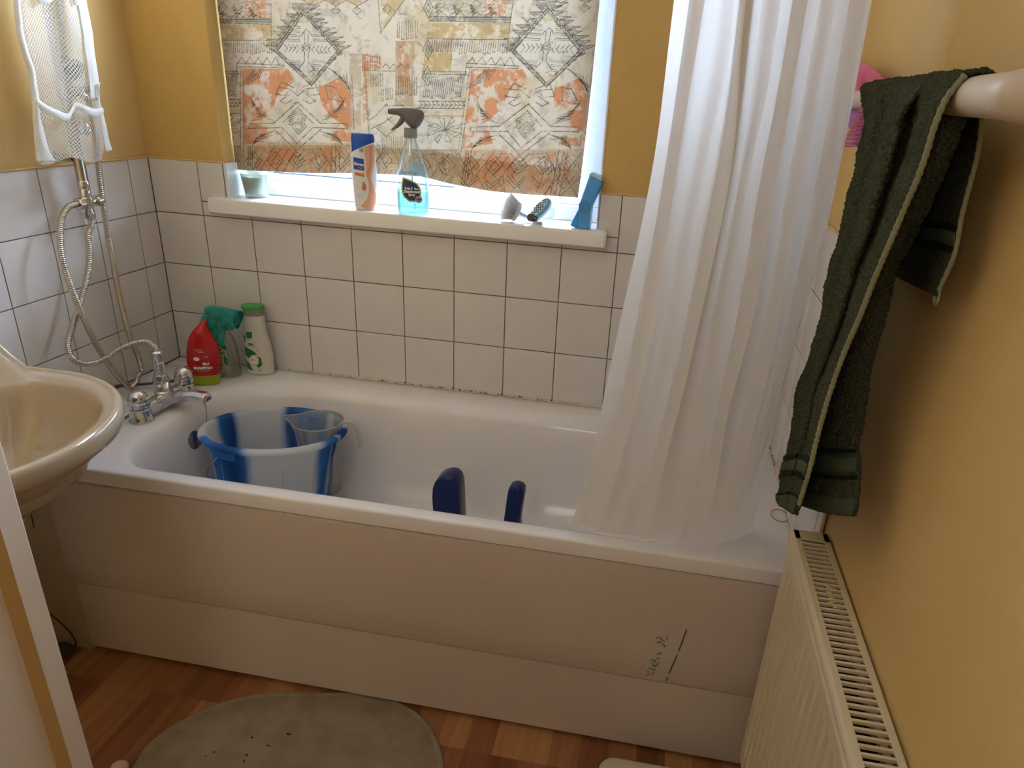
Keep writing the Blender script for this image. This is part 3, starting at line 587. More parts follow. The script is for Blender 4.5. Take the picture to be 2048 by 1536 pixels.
# sealant along the walls
mb = MB()
def bead(p, q, r, n, jit=.0008): mb.tube([tuple(p[k] + (q[k] - p[k]) * i / n + (random.uniform(-jit, jit) if k else 0) for k in range(3)) for i in range(n + 1)], r, 6)
bead((BX0, -.003, ZB + .002), (BX1, -.003, ZB + .002), .0042, 60); bead((BX1, -.005, ZB + .002), (BX1, -.69, ZB + .002), .0045, 30)
bpart('sealant', mb, mat('stained sealant', 'd9cbb4', .5, var=.5, vscale=30, vcol='8a7458'))
mb = MB()
for k in range(46):
    x = random.choice((random.uniform(.8, 1.15), random.uniform(.25, 1.2))); mb.ball((x, -.0065 + random.uniform(-.001, .0005), ZB + random.uniform(.004, .007)), random.uniform(.0008, .0022), 8, (2, .6, .7))
for k in range(22): mb.ball((BX1 - .004, -random.uniform(.08, .26), ZB + random.uniform(.003, .007)), random.uniform(.001, .0022), 8, (.6, 1.8, .8))
for k in (5, 6, 7, 8): mb.ball((k * P, -.007, ZB + .007), .0028, 8)
bpart('mould_spots', mb, mat('black mould', '2a2018', .9))['kind'] = 'stuff'
# overflow with its plug chain
ov = MB(); ov.lathe([(.0, .0), (.033, .0), (.034, .003), (.031, .008), (.022, .0105), (.0, .012)], (I0 + .018, -.372, .472), (1, 0, .12), 36)
bpart('overflow_cover', ov, M['chromed'])
mb = MB(); path = resample([(.222, -.318, .572), (.27, -.29, .572), (.300, -.318, .56), (.312, -.335, .535), (.316, -.352, .50), (.315, -.37, .475)], 60)
for p in path: mb.ball(p, .0019, 6)
bpart('plug_chain', mb, M['chromed'])

# tiled ledge at the tap end and its boxed side
lx = MB(); lx.box(-.004, .146, YF + .006, -.0005, 0, ZB - .008); ledge = tag(lx.build('trim_2', mat('boxing board', 'cbb79a', .7, var=.25, vscale=7, vcol='8d775c'), smooth=False), kind='structure')
cells = [(0, .0665), (.0665, .2215), (.2215, .3765), (.3765, .5325), (.5325, .695)]
t = MB()
for a, b in cells:
    g = .0014; e = .0014; x0, x1 = .002, .1455; y0, y1 = -b + g, -a - g
    t.rings([[(x0 + i, y0 + i, ZB - .008 + h), (x1 - i, y0 + i, ZB - .008 + h), (x1 - i, y1 - i, ZB - .008 + h), (x0 + i, y1 - i, ZB - .008 + h)] for i, h in ((0, 0), (0, .0068), (e * .5, .0076), (e * 1.5, .008))])
t.build('ledge_tiles', M['tile'], ledge, angle=25)
g_ = MB(); g_.box(.0, .147, -.695, -.001, ZB - .0085, ZB - .0016); g_.build('grout', M['grout'], ledge, smooth=False)
g_ = MB()
pts = [(.1525, -.70 + .70 * k / 40, ZB - .006 + random.uniform(-.003, .003)) for k in range(41)]; g_.tube(pts, .0062, 7); g_.build('old_filler', mat('crumbling filler', '9c8468', .9, bump=1, bscale=90, var=1, vscale=14, vcol='4a3526'), ledge)
g_ = MB()
def board_mark(px, w):
    for a, b in zip(px, px[1:]):
        p, q = at(*a, 'y', YF + .0045), at(*b, 'y', YF + .0045); n = Vector((w, 0, 0)); g_.add([tuple(v) for v in (p - n, q - n, q + n, p + n)], [(0, 1, 2, 3)])
board_mark([(46, 968), (50, 984)], .0022); board_mark([(51, 988), (60, 1020), (68, 1055)], .0018); board_mark([(59, 960), (65, 990)], .0016); board_mark([(78, 962), (88, 985)], .004)
g_.build('peeled_strips', mat('exposed brown board', '4a2f1d', .9), ledge, smooth=False)
mb = MB(); mb.tube([at(*q, 'y', YF + .002) for q in ((100, 1228), (118, 1243), (138, 1262), (152, 1284))], .0018, 6, 4)
mb.tube([at(*q, 'y', YF - .002) for q in ((152, 1284), (150, 1292))], .0018, 6)
tag(mb.build('cable', mat('dark cable', '3b3028', .6)), 'thin dark cable running down the boxing to the floor corner', 'cable')
mb = MB(); mb.ball((.088, -.725, .0145), .026, 18, (1.1, .75, .55)); mb.v = [(x + .003 * math.sin(90 * y), y, max(z, .0005)) for x, y, z in mb.v]
tag(mb.build('rag', mat('grey rag', '4c4a42', .95, bump=1, bscale=120), angle=60), 'crumpled grey rag on the floor in the corner beside the bath panel', 'rag')

# ------------------------------------------------------------------ bath mixer tap
TX = .205
tap = empty('bath_mixer_tap', (TX, -.352, ZB), 0, 'chrome bath mixer tap with two ball knobs and a hose outlet on top', 'tap')
def tpart(name, mb, m=None, **k): mb.v = [(x - TX, y + .352, z - ZB) for x, y, z in mb.v]; return mb.build(name, m or M['chrome'], tap, **k)
mb = MB()
for y in (-.445, -.262): mb.lathe([(.030, ZB), (.0305, ZB + .004), (.0275, ZB + .010), (.0255, ZB + .022), (.0245, ZB + .034), (.020, ZB + .037)], (TX, y, 0), n=36)
rs = []
for y in np.linspace(-.43, -.275, 18):
    k = 1 - abs((y + .352) / .09) ** 2 * .45; w_ = .0165 + .006 * max(0, k); z1 = ZB + .030 + .014 * max(0, k); z0 = ZB + .010
    rs.append([(TX - w_, y, z0), (TX - w_ * .8, y, z1 - .006), (TX - w_ * .3, y, z1), (TX + w_ * .3, y, z1), (TX + w_ * .8, y, z1 - .006), (TX + w_, y, z0)])
mb.rings(rs); tpart('body', mb, bevel=.0015)
mb = MB(); rs = []
for k in range(15):
    t_ = k / 14; x = TX + .005 + .125 * t_; h = .016 - .003 * t_; zc = ZB + .026 + .034 * math.sin(t_ * 1.9) * .62 - .002 * t_; w_ = .0215 - .0055 * t_ + .002 * (t_ > .9)
    rs.append([(x, -.352 + a * w_, zc + b * h) for a, b in ((-1, -.9), (-.95, .3), (-.45, 1), (.45, 1), (.95, .3), (1, -.9))])
rs.append([(p[0] + .006, -.352 + (p[1] + .352) * .6, ZB + .05 + (p[2] - ZB - .05) * .6 - .003) for p in rs[-1]]); mb.rings(rs); tpart('spout', mb, bevel=.0012)
for y in (-.445, -.262):
    mb = MB(); mb.lathe([(.0165, ZB + .034), (.0255, ZB + .040), (.0262, ZB + .050), (.0262, ZB + .0535), (.0246, ZB + .0545), (.0252, ZB + .056), (.024, ZB + .066), (.0195, ZB + .076), (.012, ZB + .083), (.004, ZB + .086)], (TX, y, 0), n=36); tpart('knob', mb)
mb = MB(); mb.lathe([(.0225, ZB + .038), (.0225, ZB + .046), (.019, ZB + .05), (.0195, ZB + .07), (.0215, ZB + .073), (.0215, ZB + .086), (.0175, ZB + .092), (.0175, ZB + .096)], (TX + .001, -.352, 0), n=8); tpart('diverter', mb, bevel=.001)
mb = MB(); mb.lathe([(.0125, ZB + .092), (.0135, ZB + .096), (.0135, ZB + .110), (.0125, ZB + .111), (.0145, ZB + .112), (.0145, ZB + .130), (.0135, ZB + .131), (.0150, ZB + .133), (.0150, ZB + .158), (.0115, ZB + .162)], (TX + .001, -.352, 0), n=30); tpart('hose_connector', mb)

# ------------------------------------------------------------------ shower riser rail with diverter valve and hoses
RX, RY = .062, -.3245
rail = empty('shower_riser_rail', (RX, RY, 1.08), 0, 'chrome shower riser pipe on the left wall with a cross shaped valve', 'shower rail')
def rpart(name, mb, m=None, **k): mb.v = [(x - RX, y - RY, z - 1.08) for x, y, z in mb.v]; return mb.build(name, m or M['chromed'], rail, **k)
mb = MB(); mb.lathe([(.0115, 1.135), (.0115, 2.05)], (RX, RY, 0), n=28); rpart('pipe', mb)
mb = MB(); mb.lathe([(.0125, 1.098), (.0135, 1.10), (.0135, 1.118), (.0125, 1.12), (.0140, 1.124), (.0140, 1.138), (.0125, 1.14)], (RX, RY, 0), n=24)
mb.lathe([(.0145, 1.073), (.0155, 1.076), (.0155, 1.097), (.0145, 1.10)], (RX, RY, 0), n=8)
mb.lathe([(.0135, 1.048), (.0145, 1.050), (.0145, 1.062), (.011, 1.064), (.011, 1.075)], (RX, RY, 0), n=8)
mb.lathe([(.011, -.008), (.011, .012), (.0155, .014), (.0155, .026), (.013, .028)], (RX, RY - .004, 1.086), (0, -1, 0), 8); rpart('cross_valve', mb, M['chrome'], bevel=.0008)
mb = MB(); mb.lathe([(.007, 0), (.007, .014), (.0125, .015), (.014, .022), (.013, .031), (.006, .034)], (RX, RY + .014, 1.087), (0, 1, 0), 24); rpart('valve_knob', mb, M['chrome'])
mb = MB(); mb.lathe([(.014, 0), (.012, .004), (.009, .006), (.009, .05)], (.0005, RY, 1.19), (1, 0, 0), 20); rpart('wall_bracket', mb); mb = MB(); mb.lathe([(.014, 0), (.012, .004), (.009, .006), (.009, .05)], (.0005, RY, 1.97), (1, 0, 0), 20); rpart('wall_bracket', mb)
mb = MB(); mb.lathe([(.016, -.02), (.019, -.018), (.019, .018), (.016, .02)], (RX, RY, 1.345), n=20); mb.tube([(RX + .01, RY + .005, 1.345), (RX + .03, RY + .035, 1.35), (RX + .035, RY + .055, 1.36)], .011, 14, 4); rpart('slider_holder', mb, M['chrome']); mb = MB(); mb.ball((RX + .02, RY + .015, 1.26), .017, 16); rpart('lock_knob', mb, M['chrome'])
def corrugated(path, r, pitch=.0046, n=12):
    L_ = sum((b - a).length for a, b in zip(path, path[1:])); k = int(L_ / pitch) * 4; Q = resample(path, k)
    return Q, [r * (1, 1.0, .80, .80)[i % 4] for i in range(len(Q))]
def hose(name, path, r, label):
    Q, R = corrugated([Vector(p) for p in path], r); mb = MB(); mb.tube(Q, R, 12); return tag(mb.build(name, M['hose'], angle=70), label, 'hose')
A = [(RX, RY - .03, 1.087)] + [at(u, v, 'x', x) for u, v, x in ((134, 417, .066), (121, 450, .07), (123, 510, .075), (140, 570, .08), (158, 615, .082), (193, 690, .08), (228, 742, .07), (256, 774, .055))] + [(.053, -.290, ZB + .0125), (.044, -.256, ZB + .0125), (.037, -.232, ZB + .028)] + \
    [at(u, v, 'x', x) for u, v, x in ((284, 745, .034), (276, 712, .03), (262, 680, .03), (243, 610, .032), (225, 520, .04), (208, 420, .05), (197, 330, .055), (190, 260, .07), (175, 200, .09), (150, 185, .095))]
hose('shower_hose', A, .0078, 'long chrome shower hose looping down to the ledge and up into the mesh bag')
B = [(RX, RY, 1.050), (RX, RY, 1.030)] + [at(u, v, 'x', x) for u, v, x in ((176, 470, .064), (179, 505, .066), (176, 545, .066), (162, 600, .064), (146, 650, .064), (136, 690, .068), (146, 718, .076), (172, 728, .085), (205, 720, .1), (240, 698, .13))] + \
    [at(u, v, 'y', y) for u, v, y in ((270, 686, -.372), (295, 684, -.356), (313, 697, -.352))] + [(TX + .001, -.352, ZB + .160)]
hose('connecting_hose', B, .0078, 'shorter chrome hose curving from under the cross valve to the bath tap')

# ------------------------------------------------------------------ basin
by = -.985
basin = empty('washbasin', (0, by, 0), 0, 'cream ceramic pedestal washbasin at the left, partly behind the door', 'washbasin')
def dring(cx, ax, b, x0, z, n=72, raise_=0):
    out = []
    for k in range(n):
        a = 2 * PI * k / n; c, s = math.cos(a), math.sin(a)
        x = cx + ax * c if c > 0 else cx - (cx - x0) * abs(c) ** .62; y = b * math.copysign(abs(s) ** (1 if c > 0 else .85), s)
        zz = z
        if raise_:
            t_ = min(1, max(0, (.185 - x) / .07)); zz += raise_ * t_ * t_ * (3 - 2 * t_)
        out.append((x, y, zz))
    return out
mb = MB(); R_ = []
for s, z, ra in ((.30, .585, 0), (.36, .62, 0), (.55, .66, 0), (.74, .70, 0), (.87, .735, 0), (.935, .752, 0), (.95, .757, 0), (.985, .762, .02), (1, .774, .05), (1, .790, .065), (.992, .798, .068), (.975, .8015, .068), (.955, .802, .068), (.945, .7985, .066), (.925, .797, .064)):
    R_.append(dring(.27, .275 * s, .287 * s, .0005 + .12 * (1 - s), z, raise_=ra))
for s, z in ((1, .793), (.975, .786), (.95, .77), (.9, .73), (.8, .685), (.6, .655), (.3, .642), (.06, .638)): R_.append(dring(.315, .195 * s, .235 * s, .315 - .165 * s, z))
mb.rings(R_, True, True); mb.build('bowl', M['cream'], basin, angle=60)
mb = MB(); mb.rings([[(.13 + a * math.cos(2 * PI * k / 40), b * math.sin(2 * PI * k / 40), z) for k in range(40)] for a, b, z in ((.10, .105, .0), (.095, .10, .03), (.075, .08, .2), (.07, .075, .45), (.085, .09, .62))]); mb.build('pedestal', M['cream'], basin)
mb = MB(); mb.lathe([(.022, .639), (.022, .642), (.012, .643)], (.31, 0, 0), n=24); mb.build('waste', M['chromed'], basin)
for y in (-.1, .1):
    mb = MB(); mb.lathe([(.02, .865), (.02, .872), (.012, .878), (.012, .90), (.02, .905), (.021, .925), (.01, .932)], (.065, y, 0), n=20); mb.tube([(.065, y, .885), (.10, y * .95, .905), (.135, y * .9, .895), (.15, y * .88, .875)], .009, 12, 4); mb.build('pillar_tap', M['chrome'], basin)

# ------------------------------------------------------------------ door standing open at the left
DX = .64; b1 = at(84, 1340, 'x', DX).y; b2 = at(57, 1340, 'x', DX - .006).y
door = empty('door_1', (DX - .018, -1.955, 0), kind='structure')
def dpart(name, mb, m, **k): mb.v = [(x - DX + .018, y + 1.955, z) for x, y, z in mb.v]; return mb.build(name, m, door, **k)
mb = MB(); mb.box(DX - .036, DX, b1, -1.200, .012, 1.99); mb.box(DX - .036, DX, -1.955, -1.86, .012, 1.99)
mb.box(DX - .036, DX, -1.86, b1, .012, .20); mb.box(DX - .036, DX, -1.86, b1, 1.85, 1.99); mb.box(DX - .036, DX, -1.86, b1, 1.18, 1.27)
dpart('leaf', mb, M['door'], bevel=.002)
for z0, z1 in ((.20, 1.18), (1.27, 1.85)):
    mb = MB(); mb.box(DX - .026, DX - .010, -1.86, b1, z0, z1); dpart('door_panel', mb, M['door'], smooth=False)
    mb = MB(); w_ = b1 - b2
    for (y0, y1, za, zb) in ((b1 - w_, b1 + .001, z0, z1), (-1.86, -1.86 + w_, z0, z1), (-1.86, b1, z0, z0 + w_), (-1.86, b1, z1 - w_, z1)):
        mb.add([(DX, y1 if y1 > -1.5 else y0, za), (DX, y1 if y1 > -1.5 else y0, zb), (DX - .010, y0 if y1 > -1.5 else y1, zb), (DX - .010, y0 if y1 > -1.5 else y1, za)] if (zb - za) > (y1 - y0) else
               [(DX, y0, za if za == z0 else zb), (DX, y1, za if za == z0 else zb), (DX - .010, y1, zb if za == z0 else za), (DX - .010, y0, zb if za == z0 else za)], [(0, 1, 2, 3)])
    o = dpart('moulding', mb, M['door2'], smooth=False)

# ------------------------------------------------------------------ radiator on the right wall
r0, r1, ry0, ry1, rz0, rz1 = 1.784, 1.847, -1.80, -.772, .12, .700
rad = empty('radiator', (1.815, -1.29, rz0), 0, 'cream panel radiator with a slotted top grille below the towel', 'radiator')
def rdp(name, mb, m, **k): mb.v = [(x - 1.815, y + 1.29, z - rz0) for x, y, z in mb.v]; return mb.build(name, m, rad, **k)
mb = MB(); ys = []; y = ry1
pan = [(ry1, 0)]; yy = ry1 - .030
while yy > ry0 + .04:
    pan += [(yy, 0), (yy - .004, .007), (yy - .009, .0085), (yy - .013, .007), (yy - .017, 0)]; yy -= .0335
pan.append((ry0, 0))
zs = [(rz0, .004), (rz0 + .004, 0), (rz0 + .035, 0), (rz0 + .055, 1), (rz1 - .085, 1), (rz1 - .060, 0), (rz1 - .040, 0)]
G = [[(r0 + (p[1] if k == 1 else 0) + .001 + (k if 0 < k < 1 else 0), p[0], z) for p in pan] for z, k in zs]
mb.grid(G); prof = [(0.001, rz1 - .040), (-.0012, rz1 - .034), (-.0012, rz1 - .027), (.001, rz1 - .023), (-.0015, rz1 - .018), (-.0015, rz1 - .010), (.001, rz1 - .004), (.004, rz1)]
mb.rings([[(r0 + a, yq, z) for a, z in prof] for yq in (ry1, ry0)], False, False, closed=False)
mb.box(r0 + .0105, r0 + .014, ry0, ry1, rz0, rz1 - .03); rdp('front_panel', mb, M['rad'], angle=30)
mb = MB(); mb.box(r1 - .010, r1 - .001, ry0, ry1, rz0, rz1 - .03); rdp('back_panel', mb, M['rad'], smooth=False)
mb = MB(); mb.box(r0 + .001, r1, ry1 - .001, ry1 + .002, rz0 + .02, rz1); rdp('side_cover', mb, M['rad'], bevel=.001); mb = MB(); mb.box(r0 + .001, r1, ry0 - .002, ry0 + .001, rz0 + .02, rz1); rdp('side_cover', mb, M['rad'], bevel=.001)
mb = MB(); mb.box(r0 + .003, r0 + .0125, ry0, ry1, rz1 - .003, rz1); mb.box(r1 - .010, r1, ry0, ry1, rz1 - .003, rz1); mb.box(r0 + .003, r1, ry1 - .028, ry1, rz1 - .003, rz1)
y = ry1 - .037
while y > ry0 + .02: mb.box(r0 + .010, r1 - .008, y - .0022, y + .0022, rz1 - .006, rz1 - .0006); y -= .0128
rdp('top_grille', mb, M['rad'], bevel=.0006)
mb = MB(); mb.box(r0 + .014, r1 - .012, ry0 + .01, ry1 - .01, rz0 + .02, rz1 - .045)
y = ry1 - .03
while y > ry0 + .02: mb.box(r0 + .016, r1 - .014, y, y + .001, rz1 - .045, rz1 - .032); y -= .011
rdp('convector_fins', mb, M['radin'], smooth=False)
mb = MB()
for k in range(14):
    a, b = random.uniform(-.004, .004), -.93 - k * .0045; mb.ball((r0 + .034 + a, b, rz1 + .0002), random.uniform(.0015, .004), 6, (1.6, .7, .25))
rdp('dried_splashes', mb, mat('dried cream splash', 'dccf9c', .7))['kind'] = 'stuff'

# ------------------------------------------------------------------ shower curtain
SCR = [
 ([(1348, 0), (1331, 141), (1317, 267), (1296, 387), (1264, 540), (1249, 601), (1205, 807), (1181, 924), (1148, 1037)], (1140, 1050), -.645),
 ([(1410, 0), (1373, 218), (1327, 524), (1298, 694), (1262, 850), (1222, 980)], (1188, 1062), -.665),
 ([(1472, 0), (1462, 123), (1419, 288), (1406, 380), (1380, 450), (1374, 540), (1345, 700), (1305, 850), (1268, 980)], (1233, 1071), -.655),
 ([(1491, 0), (1477, 176), (1468, 316), (1425, 530), (1395, 661), (1350, 855), (1332, 900), (1322, 968)], (1290, 1078), -.69),
 ([(1561, 0), (1538, 176), (1500, 334), (1465, 538), (1440, 690), (1410, 850), (1390, 960)], (1350, 1084), -.675),
 ([(1616, 0), (1591, 141), (1538, 440), (1527, 540), (1493, 694), (1459, 807), (1443, 903), (1430, 990)], (1400, 1085), -.69),
 ([(1672, 0), (1640, 197), (1598, 397), (1576, 540), (1535, 760), (1500, 880), (1475, 980)], (1440, 1081), -.675),
 ([(1735, 0), (1714, 116), (1678, 316), (1650, 446), (1636, 520), (1609, 605), (1553, 815), (1534, 887), (1517, 937)], (1461, 1076), -.665),
 ([(1744, 0), (1722, 116), (1684, 316), (1655, 446), (1641, 520), (1613, 605), (1557, 815), (1538, 887), (1530, 950)], (1505, 1054), -.62)]
rails = []
for k, (px, bot, yy) in enumerate(SCR):
    pts = [at(u, v, 'y', yy) for u, v in px]; e = at(*bot, 'z', ZB + .0045); n = len(pts)
    for i in range(n):
        t_ = max(0, (pts[i].z - e.z) / .35); t_ = 1 - min(1, t_)
        if t_ > 0: pts[i] = at(*px[i], 'y', yy + (e.y - yy) * t_ * t_)
    top = pts[0]; rails.append([Vector((top.x + (1.60 - top.x) * .04, yy, 2.04)), Vector((top.x + (1.6 - top.x) * .02, yy, 1.78))] + pts + [e])
full = []
for k, r in enumerate(rails):
    full.append(resample(r, 40))
    if k < len(rails) - 1:
        n = resample(rails[k + 1], 40); dep = [.030, .012, .030, .020, .022, .018, .020, .0][k]
        m_ = []
        for i, (a, b) in enumerate(zip(full[-1], n)):
            c = (a + b) / 2; fade = min(1, max(.35, (c.z - ZB) / .25)); m_.append(Vector((c.x, c.y + dep * fade, c.z if c.z > ZB + .01 else ZB + .0045)))
        full.append(m_)
G = [spline([full[k][i] for k in range(len(full))], 5) for i in range(40)]
G = [[Vector(p) for p in row] for row in zip(*[spline([G[i][j] for i in range(40)], 4) for j in range(len(G[0]))])]
for _ in range(60):
    G = [G[0]] + [[(G[i - 1][j] + G[i][j] * 2 + G[i + 1][j]) / 4 if G[i][j].z > ZB + .02 else G[i][j] for j in range(len(G[0]))] for i in range(1, len(G) - 1)] + [G[-1]]
from mathutils import noise
for i, row in enumerate(G):
    for j, p in enumerate(row):
        q = Vector((p.x * 26, p.y * 10, p.z * 7)); a = noise.noise(q) * .0022 + noise.noise(q * 3.1) * .0006
        c2 = max(0, 1 - abs(p.x - (1.475 - (1.2 - p.z) * .09)) / .06) * (1 if p.z < 1.25 else 0); a += c2 * noise.noise(Vector((p.x * 110, 3, p.z * 28))) * .0035
        row[j] = Vector((p.x, p.y + a, max(p.z, ZB + .0035)))
mb = MB().grid(G); sc_ = tag(mb.build('shower_curtain', None, solid=0), 'white fabric shower curtain hanging in folds with its hem on the bath rim', 'shower curtain')
sc_.data.materials.clear(); sc_.data.materials.append(cloth_mat('white curtain cloth', 'f3f0ee', .5, .12, 420))
mb = MB(); mb.tube([(.002, -.66, 2.06), (XR, -.66, 2.06)], .0125, 20); tag(mb.build('curtain_rail', M['white']), 'white rod carrying the shower curtain above the bath', 'curtain rail')

# ------------------------------------------------------------------ towel bar and towel
TBX, TBZ = 1.786, 1.4195
bar = empty('towel_bar', (TBX, -.8, TBZ), 0, 'cream ceramic towel bar fixed to the right wall', 'towel rail')
def tb(name, mb, m, **k): mb.v = [(x - TBX, y + .8, z - TBZ) for x, y, z in mb.v]; return mb.build(name, m, bar, **k)
mb = MB(); rs = []
for y, r in ((-.36, .013), (-.7, .0145), (-.90, .0155), (-.95, .017), (-1.0, .0185), (-1.08, .0195), (-1.16, .0205), (-1.172, .020)):
    rs.append([(TBX + r * .95 * math.cos(2 * PI * k / 32), y, TBZ + r * math.sin(2 * PI * k / 32)) for k in range(32)])
mb.rings(rs); tb('bar', mb, mat('cream ceramic', 'd8c8b4', .38), angle=50)
for y in (-1.172, -.36):
    s_ = -1 if y < -1 else 1; mb = MB(); rs = []
    for k in range(10):
        a = k / 9 * PI / 2; x = TBX + .068 * (1 - math.cos(a)); yy = y + s_ * .026 * math.sin(a); rr_ = .0212 + .008 * k / 9
        d_ = Vector((math.sin(a), s_ * math.cos(a), 0)).normalized(); n_ = d_.cross(Vector((0, 0, 1)))
        rs.append([Vector((x, yy, TBZ)) + n_ * rr_ * math.cos(2 * PI * q / 28) + Vector((0, 0, rr_ * math.sin(2 * PI * q / 28))) for q in range(28)])
    rs.append([(XR + .004, p[1], p[2]) for p in rs[-1]]); mb.rings(rs); tb('end_bracket', mb, mat('cream ceramic end', 'd2c0ac', .38), angle=60)

towel = empty('bath_towel', (TBX, -.95, TBZ), 0, 'dark green terry towel folded over the towel bar with pale stitched edges', 'towel')
def tw(name, mb, m, **k): mb.v = [(x - TBX, y + .95, z - TBZ) for x, y, z in mb.v]; return mb.build(name, m, towel, **k)
TERRY = mat('dark green terry', '50523f', 1.0, bump=1.0, bscale=520, var=.9, vscale=300, vcol='23261b', sheen=0, spec=.05)
BAND = mat('green woven band', '4c5644', .9, bump=.5, bscale=500, spec=.1); DBAND = mat('dark woven line', '1d231b', 1, spec=.1); SEAM = mat('pale green seam', '8c8c70', .9, bump=.6, bscale=400)
def mixp(a, b, t): return (a[0] + (b[0] - a[0]) * t, a[1] + (b[1] - a[1]) * t)
Lp = [(1742, 189), (1731, 240), (1717, 313), (1693, 408), (1680, 477), (1657, 539), (1646, 619), (1617, 724), (1595, 779), (1589, 837), (1578, 893), (1564, 947), (1562, 976), (1556, 996), (1561, 1009)]
Sp = [(1940, 178), (1910, 190), (1877, 226), (1862, 277), (1841, 342), (1808, 419), (1779, 488), (1750, 555), (1717, 640), (1691, 699), (1662, 779), (1640, 855), (1617, 947), (1602, 995), (1592, 1030)]
Rp = [(1935, 230), (1900, 320), (1865, 400), (1825, 480), (1790, 550), (1772, 633), (1746, 728), (1728, 841), (1717, 888), (1720, 915), (1719, 990), (1710, 1032)]
def px_rs(pts, n):
    Q = [Vector((u, v, 0)) for u, v in pts]; return [(q.x, q.y) for q in resample(Q, n)]
NR = 60
Lr = px_rs(Lp[1:], NR); Sr = px_rs(Sp[2:], NR); Rr_ = px_rs(Rp, NR)
def outer(rw=7):
    rails = []
    for k in range(rw):
        t_ = k / (rw - 1); tb_ = [.0, .12, .27, .45, .62, .8, 1][k]; dx = [.010, -.004, .001, -.013, .006, .003, 0][k]; r = []
        for i in range(NR):
            s_ = i / (NR - 1); xl = 1.768 - .004 * s_; xs = 1.756 - .028 * s_; x = xl + (xs - xl) * tb_ + dx * (1 - .55 * s_) * (1.25 - s_ * .3)
            r.append(at(*mixp(Lr[i], Sr[i], tb_), 'x', x))
        a = r[0]; over = []
        for q in range(7):
            an = PI * (1.06 - q / 6 * 1.0); over.append(Vector((TBX + .0235 * math.cos(PI - an) * (1), a.y - .002 * q * t_, TBZ + .0235 * math.sin(an))))
        over = [Vector((TBX + .024 * math.cos(b_), a.y, TBZ + .024 * math.sin(b_))) for b_ in (0, PI * .17, PI * .33, PI * .5, PI * .67, PI * .83)]
        rails.append(over + r)
    return rails
rl = outer(); G = sheet(rl, 420, 34)
def fuzz(G, amp, sc=260, seed=0):
    out = []
    for i, row in enumerate(G):
        rr2 = []
        for j, p in enumerate(row):
            a, b = row[min(j + 1, len(row) - 1)] - row[max(j - 1, 0)], G[min(i + 1, len(G) - 1)][j] - G[max(i - 1, 0)][j]; n = a.cross(b)
            n = n.normalized() if n.length > 1e-9 else Vector((1, 0, 0)); rr2.append(p + n * (noise.noise(p * sc + Vector((seed, 0, 0))) * amp + noise.noise(p * 30) * amp * .8))
        out.append(rr2)
    return out
mb = MB().grid(fuzz([[Vector(p) for p in r] for r in G], .0036)); tw('outer_layer', mb, TERRY, solid=.004, angle=180)
def strip(rows, i0, i1, off, m, name):
    "a woven band lying on rows i0..i1 of a towel surface"
    H = []
    for i in np.linspace(i0, i1, 5):
        a = int(i); f_ = i - a; row = [Vector(p).lerp(Vector(q), f_) for p, q in zip(rows[a], rows[min(a + 1, len(rows) - 1)])]; H.append([p + Vector((off, 0, 0)) for p in row])
    tw(name, MB().grid(H), m, solid=.0015)
n_ = len(G); BND = int(n_ * .868)
for a, b, m_ in ((0, 11, BAND), (-7, -2.6, DBAND), (13, 17, DBAND)): strip(G, BND + a, BND + b, -.0048, m_, 'woven_band')
strip(G, n_ - 19, n_ - 1.05, -.0046, BAND, 'hem_band'); strip(G, n_ - 22, n_ - 19.5, -.0056, DBAND, 'hem_band')
seam = [Vector(r[-1]) for r in G][34:]; mb = MB(); Q = resample(seam[::17], 260); mb.tube(Q, [.0030 + .0007 * (i % 4 < 2) for i in range(len(Q))], 8); tw('stitched_edge', mb, SEAM)
# second layer hanging further towards the wall
rails = []
for k in range(6):
    t_ = k / 5; r = []
    for i in range(NR):
        s_ = i / (NR - 1); a = mixp(Sr[min(NR - 1, i)], (Sr[i][0] - 30 + 12 * s_, Sr[i][1]), 1)
        v = Rr_[i][1]; u0 = np.interp(v, [q[1] for q in Sr], [q[0] for q in Sr]) - 16; u = u0 + (Rr_[i][0] - u0) * t_; vv = v - (1 - t_) ** 2 * 34 * s_ ** 5
        r.append(at(u, vv, 'x', 1.772 - .022 * s_ + (.028 + .020 * s_) * t_ ** .8 - .006 * math.sin(t_ * PI)))
    rails.append(r)
G2 = sheet(rails, 380, 30); mb = MB().grid(fuzz([[Vector(p) for p in r] for r in G2], .0024, seed=5)); tw('inner_layer', mb, TERRY, solid=.004, angle=180)
n2_ = len(G2); B2 = int(n2_ * .845)
for a, b, m_ in ((0, 16, BAND), (-7, -3, DBAND), (19, 23, DBAND)): strip(G2, B2 + a, B2 + b, -.0045, m_, 'woven_band')
strip(G2, n2_ - 19, n2_ - 1.05, -.004, BAND, 'hem_band')
# back flap between the bar and the wall
K1 = [(1858, 236), (1845, 300), (1828, 380), (1812, 450), (1800, 510), (1792, 552)]; K2 = [(1964, 214), (1957, 299), (1939, 372), (1921, 444), (1912, 500), (1892, 550), (1872, 592)]
a_, b_ = px_rs(K1, 30), px_rs(K2, 30); rails = []
for k in range(6):
    t_ = k / 5; r = [at(*mixp(a_[i], b_[i], t_), 'x', 1.812 + .010 * math.sin(t_ * 5) * (i / 29) + .012 * i / 29) for i in range(30)]; y0 = r[0].y
    rails.append([Vector((TBX + .024 * math.cos(q), y0, TBZ + .024 * math.sin(q))) for q in (PI * .62, PI * .45, PI * .25, PI * .08)] + r)
G3 = sheet(rails, 200, 24); mb = MB().grid(fuzz([[Vector(p) for p in r] for r in G3], .0016, seed=9)); tw('back_flap', mb, TERRY, solid=.004, angle=180)
n3_ = len(G3); B3 = int(n3_ * .70)
